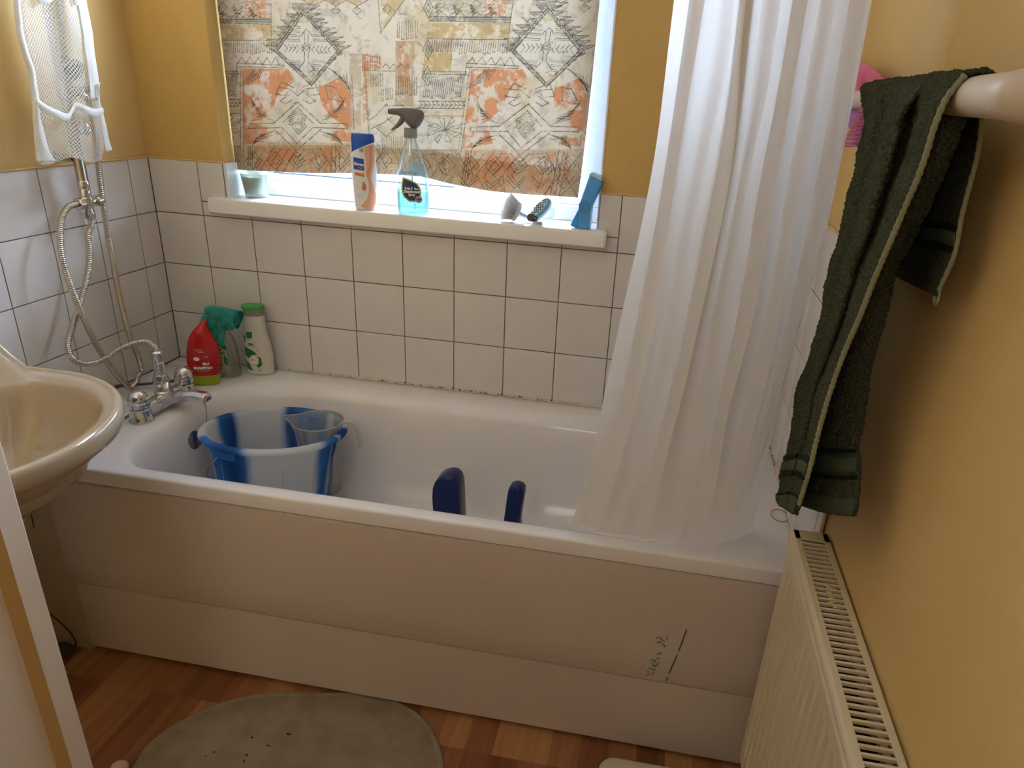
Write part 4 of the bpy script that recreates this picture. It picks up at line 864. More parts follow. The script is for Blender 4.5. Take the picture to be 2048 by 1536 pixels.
for a, b, m_ in ((0, 11, BAND), (-6, -3, DBAND), (13, 16, DBAND)): strip(G3, B3 + a, B3 + b, -.004, m_, 'woven_band')
seam = [Vector(r[-1]) for r in G3]; Q = resample(seam[::16], 90); mb = MB(); mb.tube(Q, [.0024 + .0005 * (i % 4 < 2) for i in range(len(Q))], 8)
e = Q[-1]; mb.tube([e + Vector((0, .006 * math.cos(a), -.009 + .009 * math.sin(a))) for a in np.linspace(PI / 2, PI * 2.5, 14)], .0016, 6); tw('stitched_edge', mb, SEAM)

# pink bag on the bar by the curtain
pk = empty('pink_toiletry_bag', (TBX, -.52, TBZ), 0, 'pink and purple plastic bag hooked over the towel bar behind the towel', 'bag')
def pkp(name, mb, m, **k): mb.v = [(x - TBX, y + .52, z - TBZ) for x, y, z in mb.v]; return mb.build(name, m, pk, **k)
PINK = mat('pink plastic film', 'd8637f', .35, bump=.6, bscale=60); PURP = mat('purple film', '9a5aa8', .3)
def pr2(pxs, x): return [at(u, v, 'x', x) for u, v in pxs]
rails = [pr2([(1690, 118), (1688, 150), (1684, 186)], 1.815), pr2([(1722, 122), (1714, 150), (1708, 184)], 1.800), pr2([(1748, 136), (1738, 160), (1730, 184)], 1.812), pr2([(1768, 156), (1760, 172), (1752, 186)], 1.805), pr2([(1785, 170), (1780, 180), (1776, 188)], 1.815)]
G = wrinkle(sheet(rails, 24, 8), .004, 40); pkp('upper_flap', MB().grid(G), PINK, solid=.0008)
rails = [pr2([(1690, 206), (1680, 230), (1668, 256)], 1.800), pr2([(1712, 206), (1700, 232), (1690, 257)], 1.79), pr2([(1740, 206), (1730, 234), (1722, 258)], 1.795)]
pkp('lower_panel', MB().grid(wrinkle(sheet(rails, 20, 8), .003, 50)), PURP, solid=.0008)
rails = [pr2([(1722, 206), (1712, 230), (1702, 256), (1690, 280), (1688, 294)], 1.786), pr2([(1732, 206), (1724, 232), (1714, 256), (1708, 280), (1704, 294)], 1.778), pr2([(1745, 206), (1738, 232), (1732, 258), (1728, 280), (1724, 292)], 1.784), pr2([(1760, 206), (1752, 234), (1748, 258), (1744, 280), (1740, 290)], 1.79)]
G = sheet(rails, 60, 10); G = [[p + Vector((.0025 * math.sin(i * 1.15 + j * .12), 0, 0)) for j, p in enumerate(r)] for i, r in enumerate(G)]
pkp('ruched_edge', MB().grid(G), mat('pink satin film', 'd06a9a', .22, var=.5, vscale=60, vcol='f0c8dc'), solid=.0008)

# ------------------------------------------------------------------ mesh bag over the shower head
bag = empty('mesh_laundry_bag', (.12, -.38, 1.35), 0, 'white mesh bag with cloth edging hung over the shower head, top left', 'bag')
def bg(name, mb, m, **k): mb.v = [(x - .12, y + .38, z - 1.35) for x, y, z in mb.v]; return mb.build(name, m, bag, **k)
def br(pxs, xs): return [at(u, v, 'x', x) for (u, v), x in zip(pxs, xs)]
XB = .125
BL = [(22, -160), (24, -60), (26, 0), (32, 60), (42, 105), (55, 145), (62, 190), (66, 230), (68, 275), (72, 325)]
BR_ = [(150, -160), (162, -60), (172, 0), (184, 60), (190, 110), (197, 160), (200, 200), (206, 240), (210, 280), (203, 318)]
def bagsheet(dx0, wav, seed):
    rails = []
    for k in range(9):
        t_ = k / 8; r = []
        for i in range(10):
            u, v = mixp(BL[i], BR_[i], t_); x = XB + dx0 + wav * math.sin(t_ * 9 + seed + i * .25) * (.6 + .4 * math.sin(i * .7 + seed)) + .014 * math.sin(t_ * PI); r.append(at(u, v + (6 * math.sin(t_ * 9) if i == 9 else 0), 'x', x))
        rails.append(r)
    return sheet(rails, 60, 6)
NET = cloth_mat('white net mesh', 'efece6', .45, .2, 300, net=(.0088, .34))
G = bagsheet(0, .012, 0); bg('front_net', MB().grid(G), NET, uvs=grid_uv(G))
G = bagsheet(-.035, .010, 2.5); bg('back_net', MB().grid(G), cloth_mat('white net mesh back', 'e4e0d8', .45, .2, 300, net=(.0088, .30)), uvs=grid_uv(G))
TRIM = cloth_mat('white cotton edging', 'f2efe9', .35, .2, 250)
def ribbon(rail_a, rail_b, n=50, fold=.003, name='edging'):
    rails = [rail_a, [(p + q) / 2 + Vector((fold, 0, 0)) for p, q in zip(rail_a, rail_b)], rail_b]; G = wrinkle(sheet(rails, n, 5), .0015, 30); bg(name, MB().grid(G), TRIM, solid=.0008)
xs = [.135] * 10
ribbon(br(BL, xs), br([(u + 15, v) for u, v in BL], [.14] * 10)); ribbon(br([(u - 19, v) for u, v in BR_[:7]], [.143] * 7), br(BR_[:7], [.138] * 7))
ribbon(br([(72, 200), (78, 225), (88, 262), (98, 300), (110, 322)], [.148] * 5), br([(66, 205), (66, 240), (68, 275), (72, 305), (74, 324)], [.14] * 5), name='loose_edging')
ribbon(br([(190, 170), (200, 205), (212, 250), (218, 280), (225, 300)], [.145] * 5), br([(200, 165), (198, 205), (203, 250), (208, 285), (212, 304)], [.15] * 5), name='loose_edging')
bow = [at(u, v, 'x', x) for u, v, x in ((72, 196, .146), (92, 210, .152), (115, 220, .158), (136, 226, .156), (146, 212, .15), (152, 204, .15), (172, 212, .158), (190, 218, .156), (206, 216, .148))]
ribbon(bow, [p + (at(100, 216, 'x', .15) - at(100, 200, 'x', .15)) * 1.0 for p in bow], 80, .002, 'draw_tape')
ribbon([at(u, v, 'x', .15) for u, v in ((52, -20), (75, 2), (95, 8), (118, -8), (140, -14), (152, 12), (172, -20))], [at(u, v, 'x', .15) for u, v in ((52, -50), (75, -25), (95, -10), (118, -40), (140, -40), (156, -20), (172, -50))], 60, .004, 'top_tape')
mb = MB(); mb.lathe([(.012, 0), (.016, .01), (.027, .028), (.029, .038), (.024, .043)], at(124, 118, 'x', .08), (.75, -.3, -.6), 32)
mb.tube([at(124, 116, 'x', .085), at(118, 60, 'x', .088), at(112, -10, 'x', .083)], .012, 16, 4); tag(mb.build('hand_shower', M['chrome']), 'chrome hand shower head inside the white mesh bag', 'shower head')

# ------------------------------------------------------------------ bottles
class Bottle:
    "oval bottle from sections (z, half width, half depth, centre x); front faces local -y"
    def __init__(s, secs, n=2.3): s.S = np.array(secs, float); s.n = n
    def sec(s, z): return [np.interp(z, s.S[:, 0], s.S[:, k]) for k in (1, 2, 3)]
    def smooth(s, k=60):
        Q = spline([Vector((a[0], a[1], a[2])) for a in s.S], 8); C_ = spline([Vector((a[0], a[3], 0)) for a in s.S], 8)
        s.S = np.array([(q.x, max(q.y, 1e-4), max(q.z, 1e-4), c.y) for q, c in zip(Q, C_)]); s.S = s.S[np.argsort(s.S[:, 0], kind='stable')]; return s
    def ring(s, z, off=0, N=120):
        rx, ry, cx = s.sec(z); out = []
        for k in range(N):
            a = 2 * PI * k / N; c, d = math.cos(a), math.sin(a); e = 2 / s.n
            out.append((cx + (rx + off) * math.copysign(abs(c) ** e, c), (ry + off) * math.copysign(abs(d) ** e, d), z))
        return out
    def body(s, z0, z1, m=None, off=0, cap0=True, cap1=True, N=120, bev=.002):
        zs = [z for z in np.linspace(z0, z1, 44)]; rs = []
        if cap0: rs.append([(x * .94 if abs(x) else x, y * .9, z) for x, y, z in s.ring(z0, off - .0005, N)]); zs[0] = z0 + .0012
        return MB().rings(rs + [s.ring(z, off, N) for z in zs], cap0, cap1)
    def fn(s, off=.0004, back=False):
        def f(u, z):
            rx, ry, cx = s.sec(z); t = min(.992, abs((u - cx) / (rx + off))); y = (ry + off) * (1 - t ** s.n) ** (1 / s.n); return (u, y if back else -y, z)
        return f
def decal(b, name, par, m, shapes, off=.0005):
    mb = MB(); f = b.fn(off)
    for sh in shapes:
        if len(sh) == 2 and not isinstance(sh[0], tuple): lay(mb, *sh)
        elif isinstance(sh, dict): lay(mb, sh['s'], f, sh.get('x', 0), sh.get('z', 0), sh.get('rot', 0))
        else: lay(mb, flat_poly(sh), f)
    return mb.build(name, m, par, smooth=False)
RED = mat('glossy red plastic', 'c01820', .22, coat=.3); LIME = mat('lime plastic', 'a3b018', .35); PW = mat('white print', 'f2ece6', .5); PB = mat('black print', '2a2624', .5)

# red shampoo bottle standing on its lime cap
o = empty('shampoo_bottle', (.207, -.172, ZB + .0012), math.radians(20), 'red teardrop shampoo bottle on a lime green cap at the corner of the bath', 'bottle')
b = Bottle([(0, .036, .020, 0), (.010, .0385, .0215, 0), (.034, .043, .024, 0), (.066, .0457, .0255, .002), (.093, .0445, .0245, .003), (.1145, .0415, .023, .004), (.138, .034, .020, .004), (.161, .0225, .0155, .006), (.176, .0130, .0105, .011), (.188, .0080, .0075, .018), (.195, .003, .003, .0215)]).smooth()
mb = MB(); rs = []
for z in np.linspace(.028, .1952, 60): rs.append([(x, y, zz + (.0045 * (x / .04) ** 2 if z < .032 else 0)) for x, y, zz in b.ring(z)])
mb.rings(rs); mb.build('body', RED, o)
b.body(0, .031, off=.0006).build('cap', LIME, o)
decal(b, 'printed_lettering', o, PW, [dict(s=letters('2in1', .011, .0006), x=.014, z=.0655), dict(s=letters('SHAMPOO', .0105, .0007), x=.004, z=.0525), rect(-.018, .024, .0475, .0480), rect(-.012, .020, .044, .0444), rect(-.016, .008, .113, .1136), rect(-.012, .012, .108, .1088), rect(-.004, .014, .104, .1046), rect(.012, .022, .092, .0925), rect(.012, .020, .088, .0885)], .0007)
decal(b, 'printed_oval', o, PW, [ell(-.010, .0835, .0085, .0058)], .0006)
mb = MB()
# white shampoo bottle with green lid
o = empty('shampoo_bottle', (.308, -.046, ZB + .0012), math.radians(8), 'white shampoo bottle with a green flip lid and green leaf label against the tiles', 'bottle')
b = Bottle([(0, .036, .020, .001), (.004, .0405, .024, .001), (.05, .0405, .025, .002), (.09, .038, .0245, .001), (.116, .0345, .023, -.002), (.145, .0325, .022, -.003), (.172, .0318, .021, -.003), (.184, .0300, .0205, -.003), (.206, .0285, .020, -.003)], 2.5).smooth()
b.body(0, .184).build('body', mat('milky plastic', 'dcd8cc', .35, sss=.2), o)
cb = Bottle([(.183, .0305, .0205, -.003), (.204, .0295, .0200, -.003)]); cb.body(.184, .2035).build('clear_collar', thin_mat('frosted clear plastic', 'd8dccd', .55, .3), o)
cb = Bottle([(.200, .033, .023, -.003), (.216, .0325, .0225, -.003)]); MB().rings([cb.ring(.2035, -.001), cb.ring(.2045, .0005), cb.ring(.2125, .0002), cb.ring(.2145, -.002)]).build('lid', mat('green lid', '35a040', .35), o)
GRN = mat('leaf green print', '2f7f35', .5)
decal(b, 'leaf_print', o, GRN, [[(-.036, .128), (-.026, .122), (-.028, .104), (-.034, .100)], [(-.024, .135), (-.004, .138), (-.004, .118), (-.022, .117)], [(-.037, .090), (-.006, .078), (.006, .067), (-.012, .063), (-.020, .050), (-.034, .060)], [(-.036, .045), (-.022, .035), (-.012, .012), (-.033, .018)], [(.004, .062), (.016, .056), (.018, .034), (.008, .024), (-.001, .028), (.008, .040), (.009, .052)]])
decal(b, 'white_roundel', o, PW, [ell(-.009, .047, .013, .0128)], .0007)
decal(b, 'dark_print_lines', o, PB, [rect(-.020, -.004, .097, .1005), rect(-.022, .000, .0925, .0945), rect(-.022, -.008, .1165, .1185), rect(-.021, -.009, .1120, .1135), rect(-.017, -.003, .050, .0512), rect(-.016, -.002, .046, .0472), [(-.007, .036), (-.004, .033), (.002, .038), (-.003, .035)], [(.004, .012), (.009, .021), (.014, .012), (.009, .017)]], .0009)
decal(b, 'pale_rule', o, mat('grey green rule', 'b7bba4', .6), [rect(-.025, -.003, .1045, .1055), [(-.003, .106), (-.001, .106), (.011, .074), (.009, .074)]], .0008)

# clear trigger bottle holding up the glove
o = empty('spray_bottle', (.226, -.098, ZB + .0012), math.radians(14), 'empty clear spray bottle with a green label underneath the teal glove', 'bottle')
b = Bottle([(0, .040, .026, 0), (.005, .043, .029, 0), (.06, .043, .029, 0), (.09, .040, .028, 0), (.12, .032, .025, 0), (.145, .020, .019, 0), (.16, .0135, .0135, 0), (.17, .013, .013, 0)]).smooth()
b.body(0, .168).build('body', thin_mat('clear plastic bottle', 'e4e8de', .10, .05, .35), o)
decal(b, 'label', o, mat('pale label film', 'b9b59c', .5, var=.2), [rect(-.034, .020, .018, .108)], .0005)
decal(b, 'label_print', o, GRN, [rect(-.032, .014, .078, .083), [(-.01, .108), (.018, .106), (.020, .088), (.008, .094)], [(.010, .075), (.020, .062), (.018, .040), (.008, .050)], rect(-.012, .002, .038, .048)], .0009)
decal(b, 'dark_print_lines', o, PB, [rect(-.018, .004, .088, .0935), rect(-.016, .006, .068, .0695), rect(-.016, .008, .064, .065), rect(-.010, .002, .030, .031), [(.004, .020), (.008, .026), (.012, .020), (.008, .023)]], .0011)
mb = MB().tube([(.002, -.003, .165), (.008, -.010, .11), (.016, -.018, .06), (.022, -.020, .012)], .0022, 10, 5); mb.build('dip_tube', mat('milky dip tube', 'e9e6de', .4), o)
mb = MB().lathe([(.0135, .166), (.0145, .168), (.0145, .186), (.010, .19)], n=24); mb.box(-.040, .018, -.010, .010, .186, .206); mb.tube([(-.022, 0, .19), (-.028, 0, .165), (-.036, 0, .148)], .006, 10, 4); mb.build('trigger_head', mat('white trigger plastic', 'd9d9d2', .4), o, bevel=.003)

# teal glove draped over it
o = empty('bath_glove', (.224, -.105, ZB + .185), 0, 'teal knitted exfoliating glove draped over the clear spray bottle', 'glove')
mb = MB(); gl = lambda u, v, y: tuple(at(u, v, 'y', y) - Vector((.224, -.105, ZB + .185)))
for u, v, y, r, s3 in ((425, 622, -.105, .021, (1.25, 1, .8)), (440, 633, -.108, .024, (1.15, 1, .9)), (417, 636, -.112, .019, (1, 1, 1)), (448, 648, -.112, .019, (1, 1, 1)), (430, 650, -.118, .018, (1.1, .9, 1))): mb.ball(gl(u, v, y), r, 20, s3)
mb.tube([gl(436, 625, -.105), gl(455, 630, -.105), gl(463, 634, -.105), gl(474, 637, -.105)], [.020, .021, .022, .024], 20, 4)
for F_ in (((408, 640), (403, 655), (400, 668)), ((418, 645), (414, 665), (419, 684)), ((430, 650), (431, 670), (428, 680)), ((442, 650), (445, 672), (443, 688)), ((424, 650), (420, 672), (423, 683))):
    mb.tube([gl(u, v, y) for (u, v), y in zip(F_, (-.115, -.130, -.138))], [.0105, .0098, .0078], 14, 4); mb.ball(gl(*F_[-1], -.138), .0082, 12)
mb.tube([gl(452, 640, -.122), gl(460, 648, -.130), gl(463, 656, -.132)], [.012, .0105, .009], 14, 4); mb.ball(gl(463, 656, -.132), .0095, 12)
g = mb.build('knitted_hand', mat('teal knitted terry', '0f8f84', .95, bump=1, bscale=520, var=.5, vscale=300, vcol='0a5f5c', sheen=.4), o)
k = g.modifiers.new('r', 'REMESH'); k.mode = 'VOXEL'; k.voxel_size = .0022; k.use_smooth_shade = True; k = g.modifiers.new('s', 'SMOOTH'); k.iterations = 4; k.factor = .6
tx = bpy.data.textures.new('loops', 'CLOUDS'); tx.noise_scale = .006; k = g.modifiers.new('d', 'DISPLACE'); k.texture = tx; k.strength = .0028; k.mid_level = .5
mb = MB(); A_ = Vector(gl(460, 633, -.105)); B_ = Vector(gl(478, 640, -.105)); ax = (B_ - A_).normalized(); up = Vector((0, 1, 0)); sd = ax.cross(up).normalized(); rs = []
for k in range(12):
    t_ = k / 11; c = A_.lerp(B_, t_); r = .0205 + .006 * t_; rs.append([c + up * r * .75 * math.cos(2 * PI * q / 96) * (1 + .035 * (q % 4 < 2)) + sd * r * math.sin(2 * PI * q / 96) * (1 + .035 * (q % 4 < 2)) + ax * .002 * math.sin(q * .2) for q in range(96)])
mb.rings(rs, False, False); mb.build('ribbed_cuff', mat('teal ribbed cuff', '128379', .95, bump=.6, bscale=600), o, solid=.002, angle=180)

# shower gel on the sill
o = empty('shower_gel_bottle', (.661, -.004, SZ1 + .0012), math.radians(20), 'white and peach shower gel bottle with a blue cap on the window sill', 'bottle')
b = Bottle([(0, .026, .014, 0), (.004, .0295, .017, 0), (.05, .0325, .019, 0), (.10, .0332, .019, -.001), (.15, .0322, .018, -.002), (.18, .0305, .017, -.002), (.199, .0280, .015, -.002)], 2.4).smooth()
b.body(0, .178).build('body', mat('white gel bottle', 'efeef0', .3, sss=.15), o)
mb = MB(); rs = []
for z in np.linspace(0, 1, 14): rs.append([(x, y, .150 + .030 * (.5 + x / .064) ** .8 * 1.0 + (.1985 - .150 - .030 * (.5 + x / .064) ** .8) * z) for x, y, _ in [(xx * (1 if z < .8 else 1 - .05 * (z - .8) * 5), yy * (1 if z < .8 else 1 - .05 * (z - .8) * 5), 0) for xx, yy, _ in b.ring(.165 + .03 * z, .0007)]])
mb.rings(rs, False, True); mb.build('cap', mat('blue gel cap', '1f57b8', .3), o)
decal(b, 'peach_swirl', o, mat('peach print', 'efb090', .4), [[(.002, .166), (.029, .174), (.028, .13), (.020, .10), (.017, .085), (.022, .065), (.029, .045), (.028, .02), (.018, .004), (.002, .003), (-.014, .010), (.004, .03), (.010, .05), (.010, .075), (.004, .10), (.005, .13)]], .0005)
decal(b, 'brown_swirl', o, mat('tan print', 'd89c78', .4), [[(.014, .168), (.022, .171), (.023, .14), (.018, .112), (.012, .095), (.0115, .08), (.006, .10), (.014, .12), (.017, .14)]], .0007)
decal(b, 'name_panel', o, mat('blue panel print', '1d4fae', .4), [[(-.028, .108), (-.0275, .139), (.000, .135), (.000, .105)]], .0007)
decal(b, 'name_lettering', o, PW, [dict(s=letters('Sanex', .0112, .0004), x=-.0140, z=.118, rot=-.10), [(-.017, .1125), (-.008, .1105), (-.004, .1135), (-.008, .1120)]], .0011)
decal(b, 'orange_bar', o, mat('orange print', 'e07a4a', .4), [[(-.026, .0925), (-.026, .1), (.000, .0965), (.000, .0885)]], .0007)
decal(b, 'droplet_print', o, mat('orange drop print', 'd9794f', .4), [[(-.003, .078), (.003, .066), (.0035, .058), (.000, .053), (-.005, .053), (-.0085, .058), (-.007, .066)]], .0010)
mb = MB(); f = b.fn(.0009)
for k in range(20):
    a, c = 2 * PI * k / 20, 2 * PI * (k + 1) / 20; mb.add([f(-.005 + r * math.cos(t), .158 + r * math.sin(t)) for r, t in ((.0062, a), (.0062, c), (.0052, c), (.0052, a))], [(0, 1, 2, 3)])
lay(mb, flat_poly([(-.007, .154), (-.003, .154), (-.0025, .158), (-.005, .163), (-.0075, .158)]), f); lay(mb, flat_poly(rect(-.026, -.009, .0615, .062)), f); lay(mb, flat_poly(rect(-.024, -.002, .0425, .043)), f); lay(mb, flat_poly(rect(-.024, .002, .036, .0364)), f); mb.build('grey_print', mat('grey print', '6d7684', .5), o, smooth=False)

# disinfectant spray on the sill
o = empty('spray_bottle', (.797, .000, SZ1 + .0012), math.radians(17), 'clear spray bottle of pale turquoise disinfectant with a grey trigger on the window sill', 'bottle')
b = Bottle([(0, .040, .025, 0), (.006, .0435, .028, 0), (.05, .0438, .028, 0), (.09, .043, .028, -.001), (.125, .037, .025, -.002), (.155, .0275, .021, -.003), (.178, .0185, .0165, -.003), (.190, .0145, .0145, -.003), (.200, .0140, .0140, -.003)]).smooth()
b.body(0, .199).build('body', thin_mat('clear turquoise tint plastic', 'f4faf9', .05, .04, .25), o)
MB().rings([b.ring(z, -.0022) for z in np.linspace(.004, .060, 16)]).build('liquid', thin_mat('turquoise liquid', 'c4f0ec', .22, .02, .05), o)
decal(b, 'label', o, thin_mat('pale blue label film', 'cfe6ee', .35, .3, .05), [[(-.005, .134), (.031, .134), (.036, .118), (.0395, .09), (.040, .066), (-.036, .062), (-.036, .110), (-.016, .112)]], .0004)
decal(b, 'gold_drop', o, mat('gold print', 'cfb24a', .4), [[(-.026, .098), (-.004, .092), (.012, .084), (.021, .072), (.024, .060), (.020, .044), (.006, .034), (-.010, .035), (-.024, .046), (-.030, .062), (-.028, .082)]], .0007)
decal(b, 'blue_drop', o, mat('deep blue print', '1f4a78', .4, var=.0), [[(-.022, .093), (-.004, .088), (.011, .080), (.018, .070), (.0205, .060), (.017, .046), (.005, .0375), (-.009, .0385), (-.021, .048), (-.0265, .062), (-.025, .080)]], .0009)
decal(b, 'drop_lettering', o, PW, [dict(s=letters('4-in-1', .0095, .0006), x=-.010, z=.0665), dict(s=letters('Pine', .0065, .0004), x=.0105, z=.0665), dict(s=letters('Disinfectant', .0090, .0006), x=-.002, z=.0580), dict(s=letters('Spray', .0080, .0005), x=-.002, z=.0505)], .0014)
decal(b, 'brand_lettering', o, mat('grey lettering', '3c434b', .5), [dict(s=letters('Stardrop', .0128, .0), x=-.008, z=.106, rot=-.03)], .0012)
decal(b, 'silver_badge', o, mat('silver badge', 'b9bcc0', .3, .6), [ell(.0165, .041, .0095, .0095)], .0012)
decal(b, 'flag_print', o, mat('badge red and blue', '8a2f3c', .5), [rect(.0095, .0235, .0402, .0425), rect(.0153, .0175, .036, .0465), [(.0105, .0465), (.0115, .047), (.0225, .036), (.0215, .0355)], [(.0225, .0465), (.0215, .047), (.0105, .036), (.0115, .0355)]], .0015)
MB().tube([(-.003, 0, .2), (-.002, 0, .12), (.000, .002, .06), (.006, .004, .01)], .0021, 10, 5).build('dip_tube', mat('white dip tube', 'f1f5f6', .4), o)
GT = mat('warm grey trigger plastic', '6f6767', .38)
mb = MB(); rs = []
for z, r in ((.196, .0165), (.197, .0172), (.219, .0165), (.2205, .0155)): rs.append([(-.003 + (r + .0004 * (q % 4 < 2)) * math.cos(2 * PI * q / 96), (r + .0004 * (q % 4 < 2)) * math.sin(2 * PI * q / 96), z) for q in range(96)])
mb.rings(rs); mb.build('collar', mat('grey collar', '8d8a8c', .4), o, angle=70)
mb = MB(); rs = []
head = [(-.0575, .2585, .0055, .0062), (-.0560, .2585, .0072, .0072), (-.047, .2590, .0085, .0078), (-.036, .2590, .0095, .0085), (-.024, .2570, .0115, .0120), (-.012, .2500, .0135, .0200), (.000, .2450, .0150, .0250), (.012, .2445, .0150, .0245), (.022, .2480, .0135, .0195), (.029, .2520, .0100, .0130), (.0325, .2540, .0050, .0065)]
for x, z, w_, h in [tuple(q) for q in np.array([np.interp(np.linspace(0, len(head) - 1, 50), range(len(head)), [h_[k] for h_ in head]) for k in range(4)]).T]:
    rs.append([(x + (.22 * (z - .2 - (h * math.sin(2 * PI * q / 32) + z - .2)) * 0), w_ * math.copysign(abs(math.cos(2 * PI * q / 32)) ** .8, math.cos(2 * PI * q / 32)), z + h * math.copysign(abs(math.sin(2 * PI * q / 32)) ** .85, math.sin(2 * PI * q / 32))) for q in range(32)])
mb.rings(rs); mb.build('trigger_head', GT, o, angle=60)
mb = MB(); rs = []
for x, z, w_, h in ((-.016, .250, .008, .010), (-.022, .244, .0075, .0085), (-.027, .236, .007, .0068), (-.034, .2275, .0066, .0055), (-.0430, .2195, .006, .0042), (-.0535, .2135, .005, .0022)): rs.append([(x + h * .8 * math.cos(2 * PI * q / 20), w_ * math.sin(2 * PI * q / 20), z - h * .6 * math.cos(2 * PI * q / 20)) for q in range(20)])
rs = [[Vector(p) for p in r] for r in rs]; mb.rings([list(r) for r in zip(*[spline([R[q] for R in rs], 4) for q in range(20)])]); mb.build('trigger', GT, o, angle=60)
MB().lathe([(.006, 0), (.0062, .004), (.005, .005)], (-.0555, 0, .2585), (-1, 0, 0), 20).build('nozzle', mat('dark nozzle', '4a4344', .4), o)

# candle glass
o = empty('candle_glass', (.300, .050, SZ1 + .001), 0, 'frosted glass tumbler with pale wax residue at the left end of the sill', 'glass')
MB().lathe([(.0, 0), (.029, 0), (.0325, .003), (.036, .03), (.041, .066), (.0395, .066), (.034, .03), (.030, .010), (0, .009)], n=48, cap0=False, cap1=False).build('tumbler', thin_mat('frosted glass', 'e4efe6', .35, .2, .3), o, angle=60)
MB().lathe([(0, .0095), (.029, .0095), (.0335, .03), (.0375, .057), (.0355, .053), (.02, .048), (0, .05)], n=40, cap0=False, cap1=False).build('wax_residue', mat('mottled wax', 'dfe0da', .6, bump=1, bscale=60, var=.6, vscale=50, vcol='a9adab'), o, angle=180)

# things lying at the right end of the sill
def bristles(c, axis, R_, L_, n, spread, r=.0005, seed=1):
    q = Vector((0, 0, 1)).rotation_difference(Vector(axis)); c = Vector(c); rg = np.random.default_rng(seed); mb = MB()
    for _ in range(n):
        a = rg.uniform(0, 2 * PI); d = R_ * math.sqrt(rg.random()); p = Vector((d * math.cos(a), d * math.sin(a), 0)); dr = (Vector((p.x * spread / R_, p.y * spread / R_, 1)) + Vector(rg.normal(0, .06, 3))).normalized()
        e = p + dr * L_ * rg.uniform(.85, 1.05); s_ = dr.orthogonal().normalized() * r; s2 = dr.cross(s_)
        mb.add([c + q @ v for v in (p + s_, p - s_ * .5 + s2 * .86, p - s_ * .5 - s2 * .86, e + s_ * .6, e - s_ * .3 + s2 * .5, e - s_ * .3 - s2 * .5)], [(0, 1, 4, 3), (1, 2, 5, 4), (2, 0, 3, 5), (3, 4, 5)])
    return mb
BW = cloth_mat('white bristles', 'fbfafa', .5, 0)
o = empty('scrubbing_brush', (1.075, .012, SZ1 + .02), 0, 'round white bristled scrubbing brush lying on its side on the sill', 'brush'); ax_ = (-.86, -.30, .40)
MB().lathe([(0, -.006), (.010, -.006), (.024, -.003), (.0265, .001), (.0265, .006), (.024, .008), (0, .008)], (.014, 0, .006), ax_, 36, False, False).build('bristle_plate', mat('pale blue plastic', 'cfdbe6', .35), o)
bristles((.0085, -.001, .009), ax_, .0255, .034, 620, .42, .0008).build('bristles', BW, o, smooth=False)
MB().tube([(.018, .002, .004), (.034, .012, -.004), (.05, .024, -.012)], [.007, .006, .007], 12, 4).build('handle', mat('pale blue handle', 'd4e0ea', .3), o)
o = empty('massage_brush', (1.150, .022, SZ1 + .038), 0, 'blue and white massage brush with grey rubber nubs leaning on the frame', 'brush'); n_ = Vector((-.55, -.55, .62)).normalized(); q = Vector((0, 0, 1)).rotation_difference(n_); tw_ = Matrix.Rotation(math.radians(28), 3, n_)
def mp_(x, y, z): return tw_ @ (q @ Vector((x, y, z)))
def oval(sx, sy, z): return [mp_(sx * math.cos(2 * PI * k / 40), sy * math.sin(2 * PI * k / 40), z) for k in range(40)]
MB().rings([oval(.033, .019, -.004), oval(.036, .022, -.001), oval(.036, .022, .003), oval(.034, .020, .0045)]).build('pad', mat('sky blue rubber', '4fa3cf', .4), o)
MB().rings([oval(.023, .013, -.018), oval(.037, .0235, -.009), oval(.038, .024, -.0035), oval(.036, .022, -.003)]).build('back_shell', mat('white brush shell', 'e9eff4', .25), o)
MB().rings([oval(.030, .0165, .0046), oval(.0295, .016, .0056)]).build('face', mat('pale face', 'dfe6ea', .4), o)
mb = MB()
for a in range(-3, 4):
    for c_ in range(-2, 3):
        x, y = a * .0088 + (c_ % 2) * .0042, c_ * .0065
        if (x / .028) ** 2 + (y / .0155) ** 2 < 1: mb.ball(mp_(x, y, .0066), .0026, 10)
mb.build('nubs', mat('grey rubber nubs', '6e7074', .6), o)
MB().tube([(.02, .002, .010), (.033, .006, -.002), (.030, .004, -.020), (.015, .000, -.032)], [.006, .0065, .006, .006], 14, 5).build('clear_handle', thin_mat('clear blue handle', 'dcecf6', .2, .05, .3), o)
o = empty('nail_brush', (1.132, -.002, SZ1 + .016), 0, 'small brush with a dark round cap and short white bristles on the sill', 'brush')
MB().lathe([(0, 0), (.0095, 0), (.0105, .001), (.0105, .010), (.0085, .011), (.0085, .026), (.006, .028)], (-.002, -.014, .0035), (.45, .85, -.28), 28, True, True).build('dark_cap', mat('dark brown cap', '4b4145', .25, .5), o)
mb = MB(); rs = []
for k in range(8): t_ = k / 7; rs.append([(.004 + .030 * t_ + a, -.004 - .008 * t_ + b_, -.0135 + c_ * (1 - .3 * t_)) for a, b_, c_ in ((0, -.007, 0), (.002, -.007, .005), (0, .007, .007), (-.002, .007, 0))])
mb.rings(rs); mb.build('head', mat('white brush head', 'e6e4e4', .4), o, bevel=.001)
bristles((.024, -.012, -.0095), (.35, -.9, .12), .0075, .010, 160, .2, .0005, 3).build('bristles', BW, o, smooth=False)
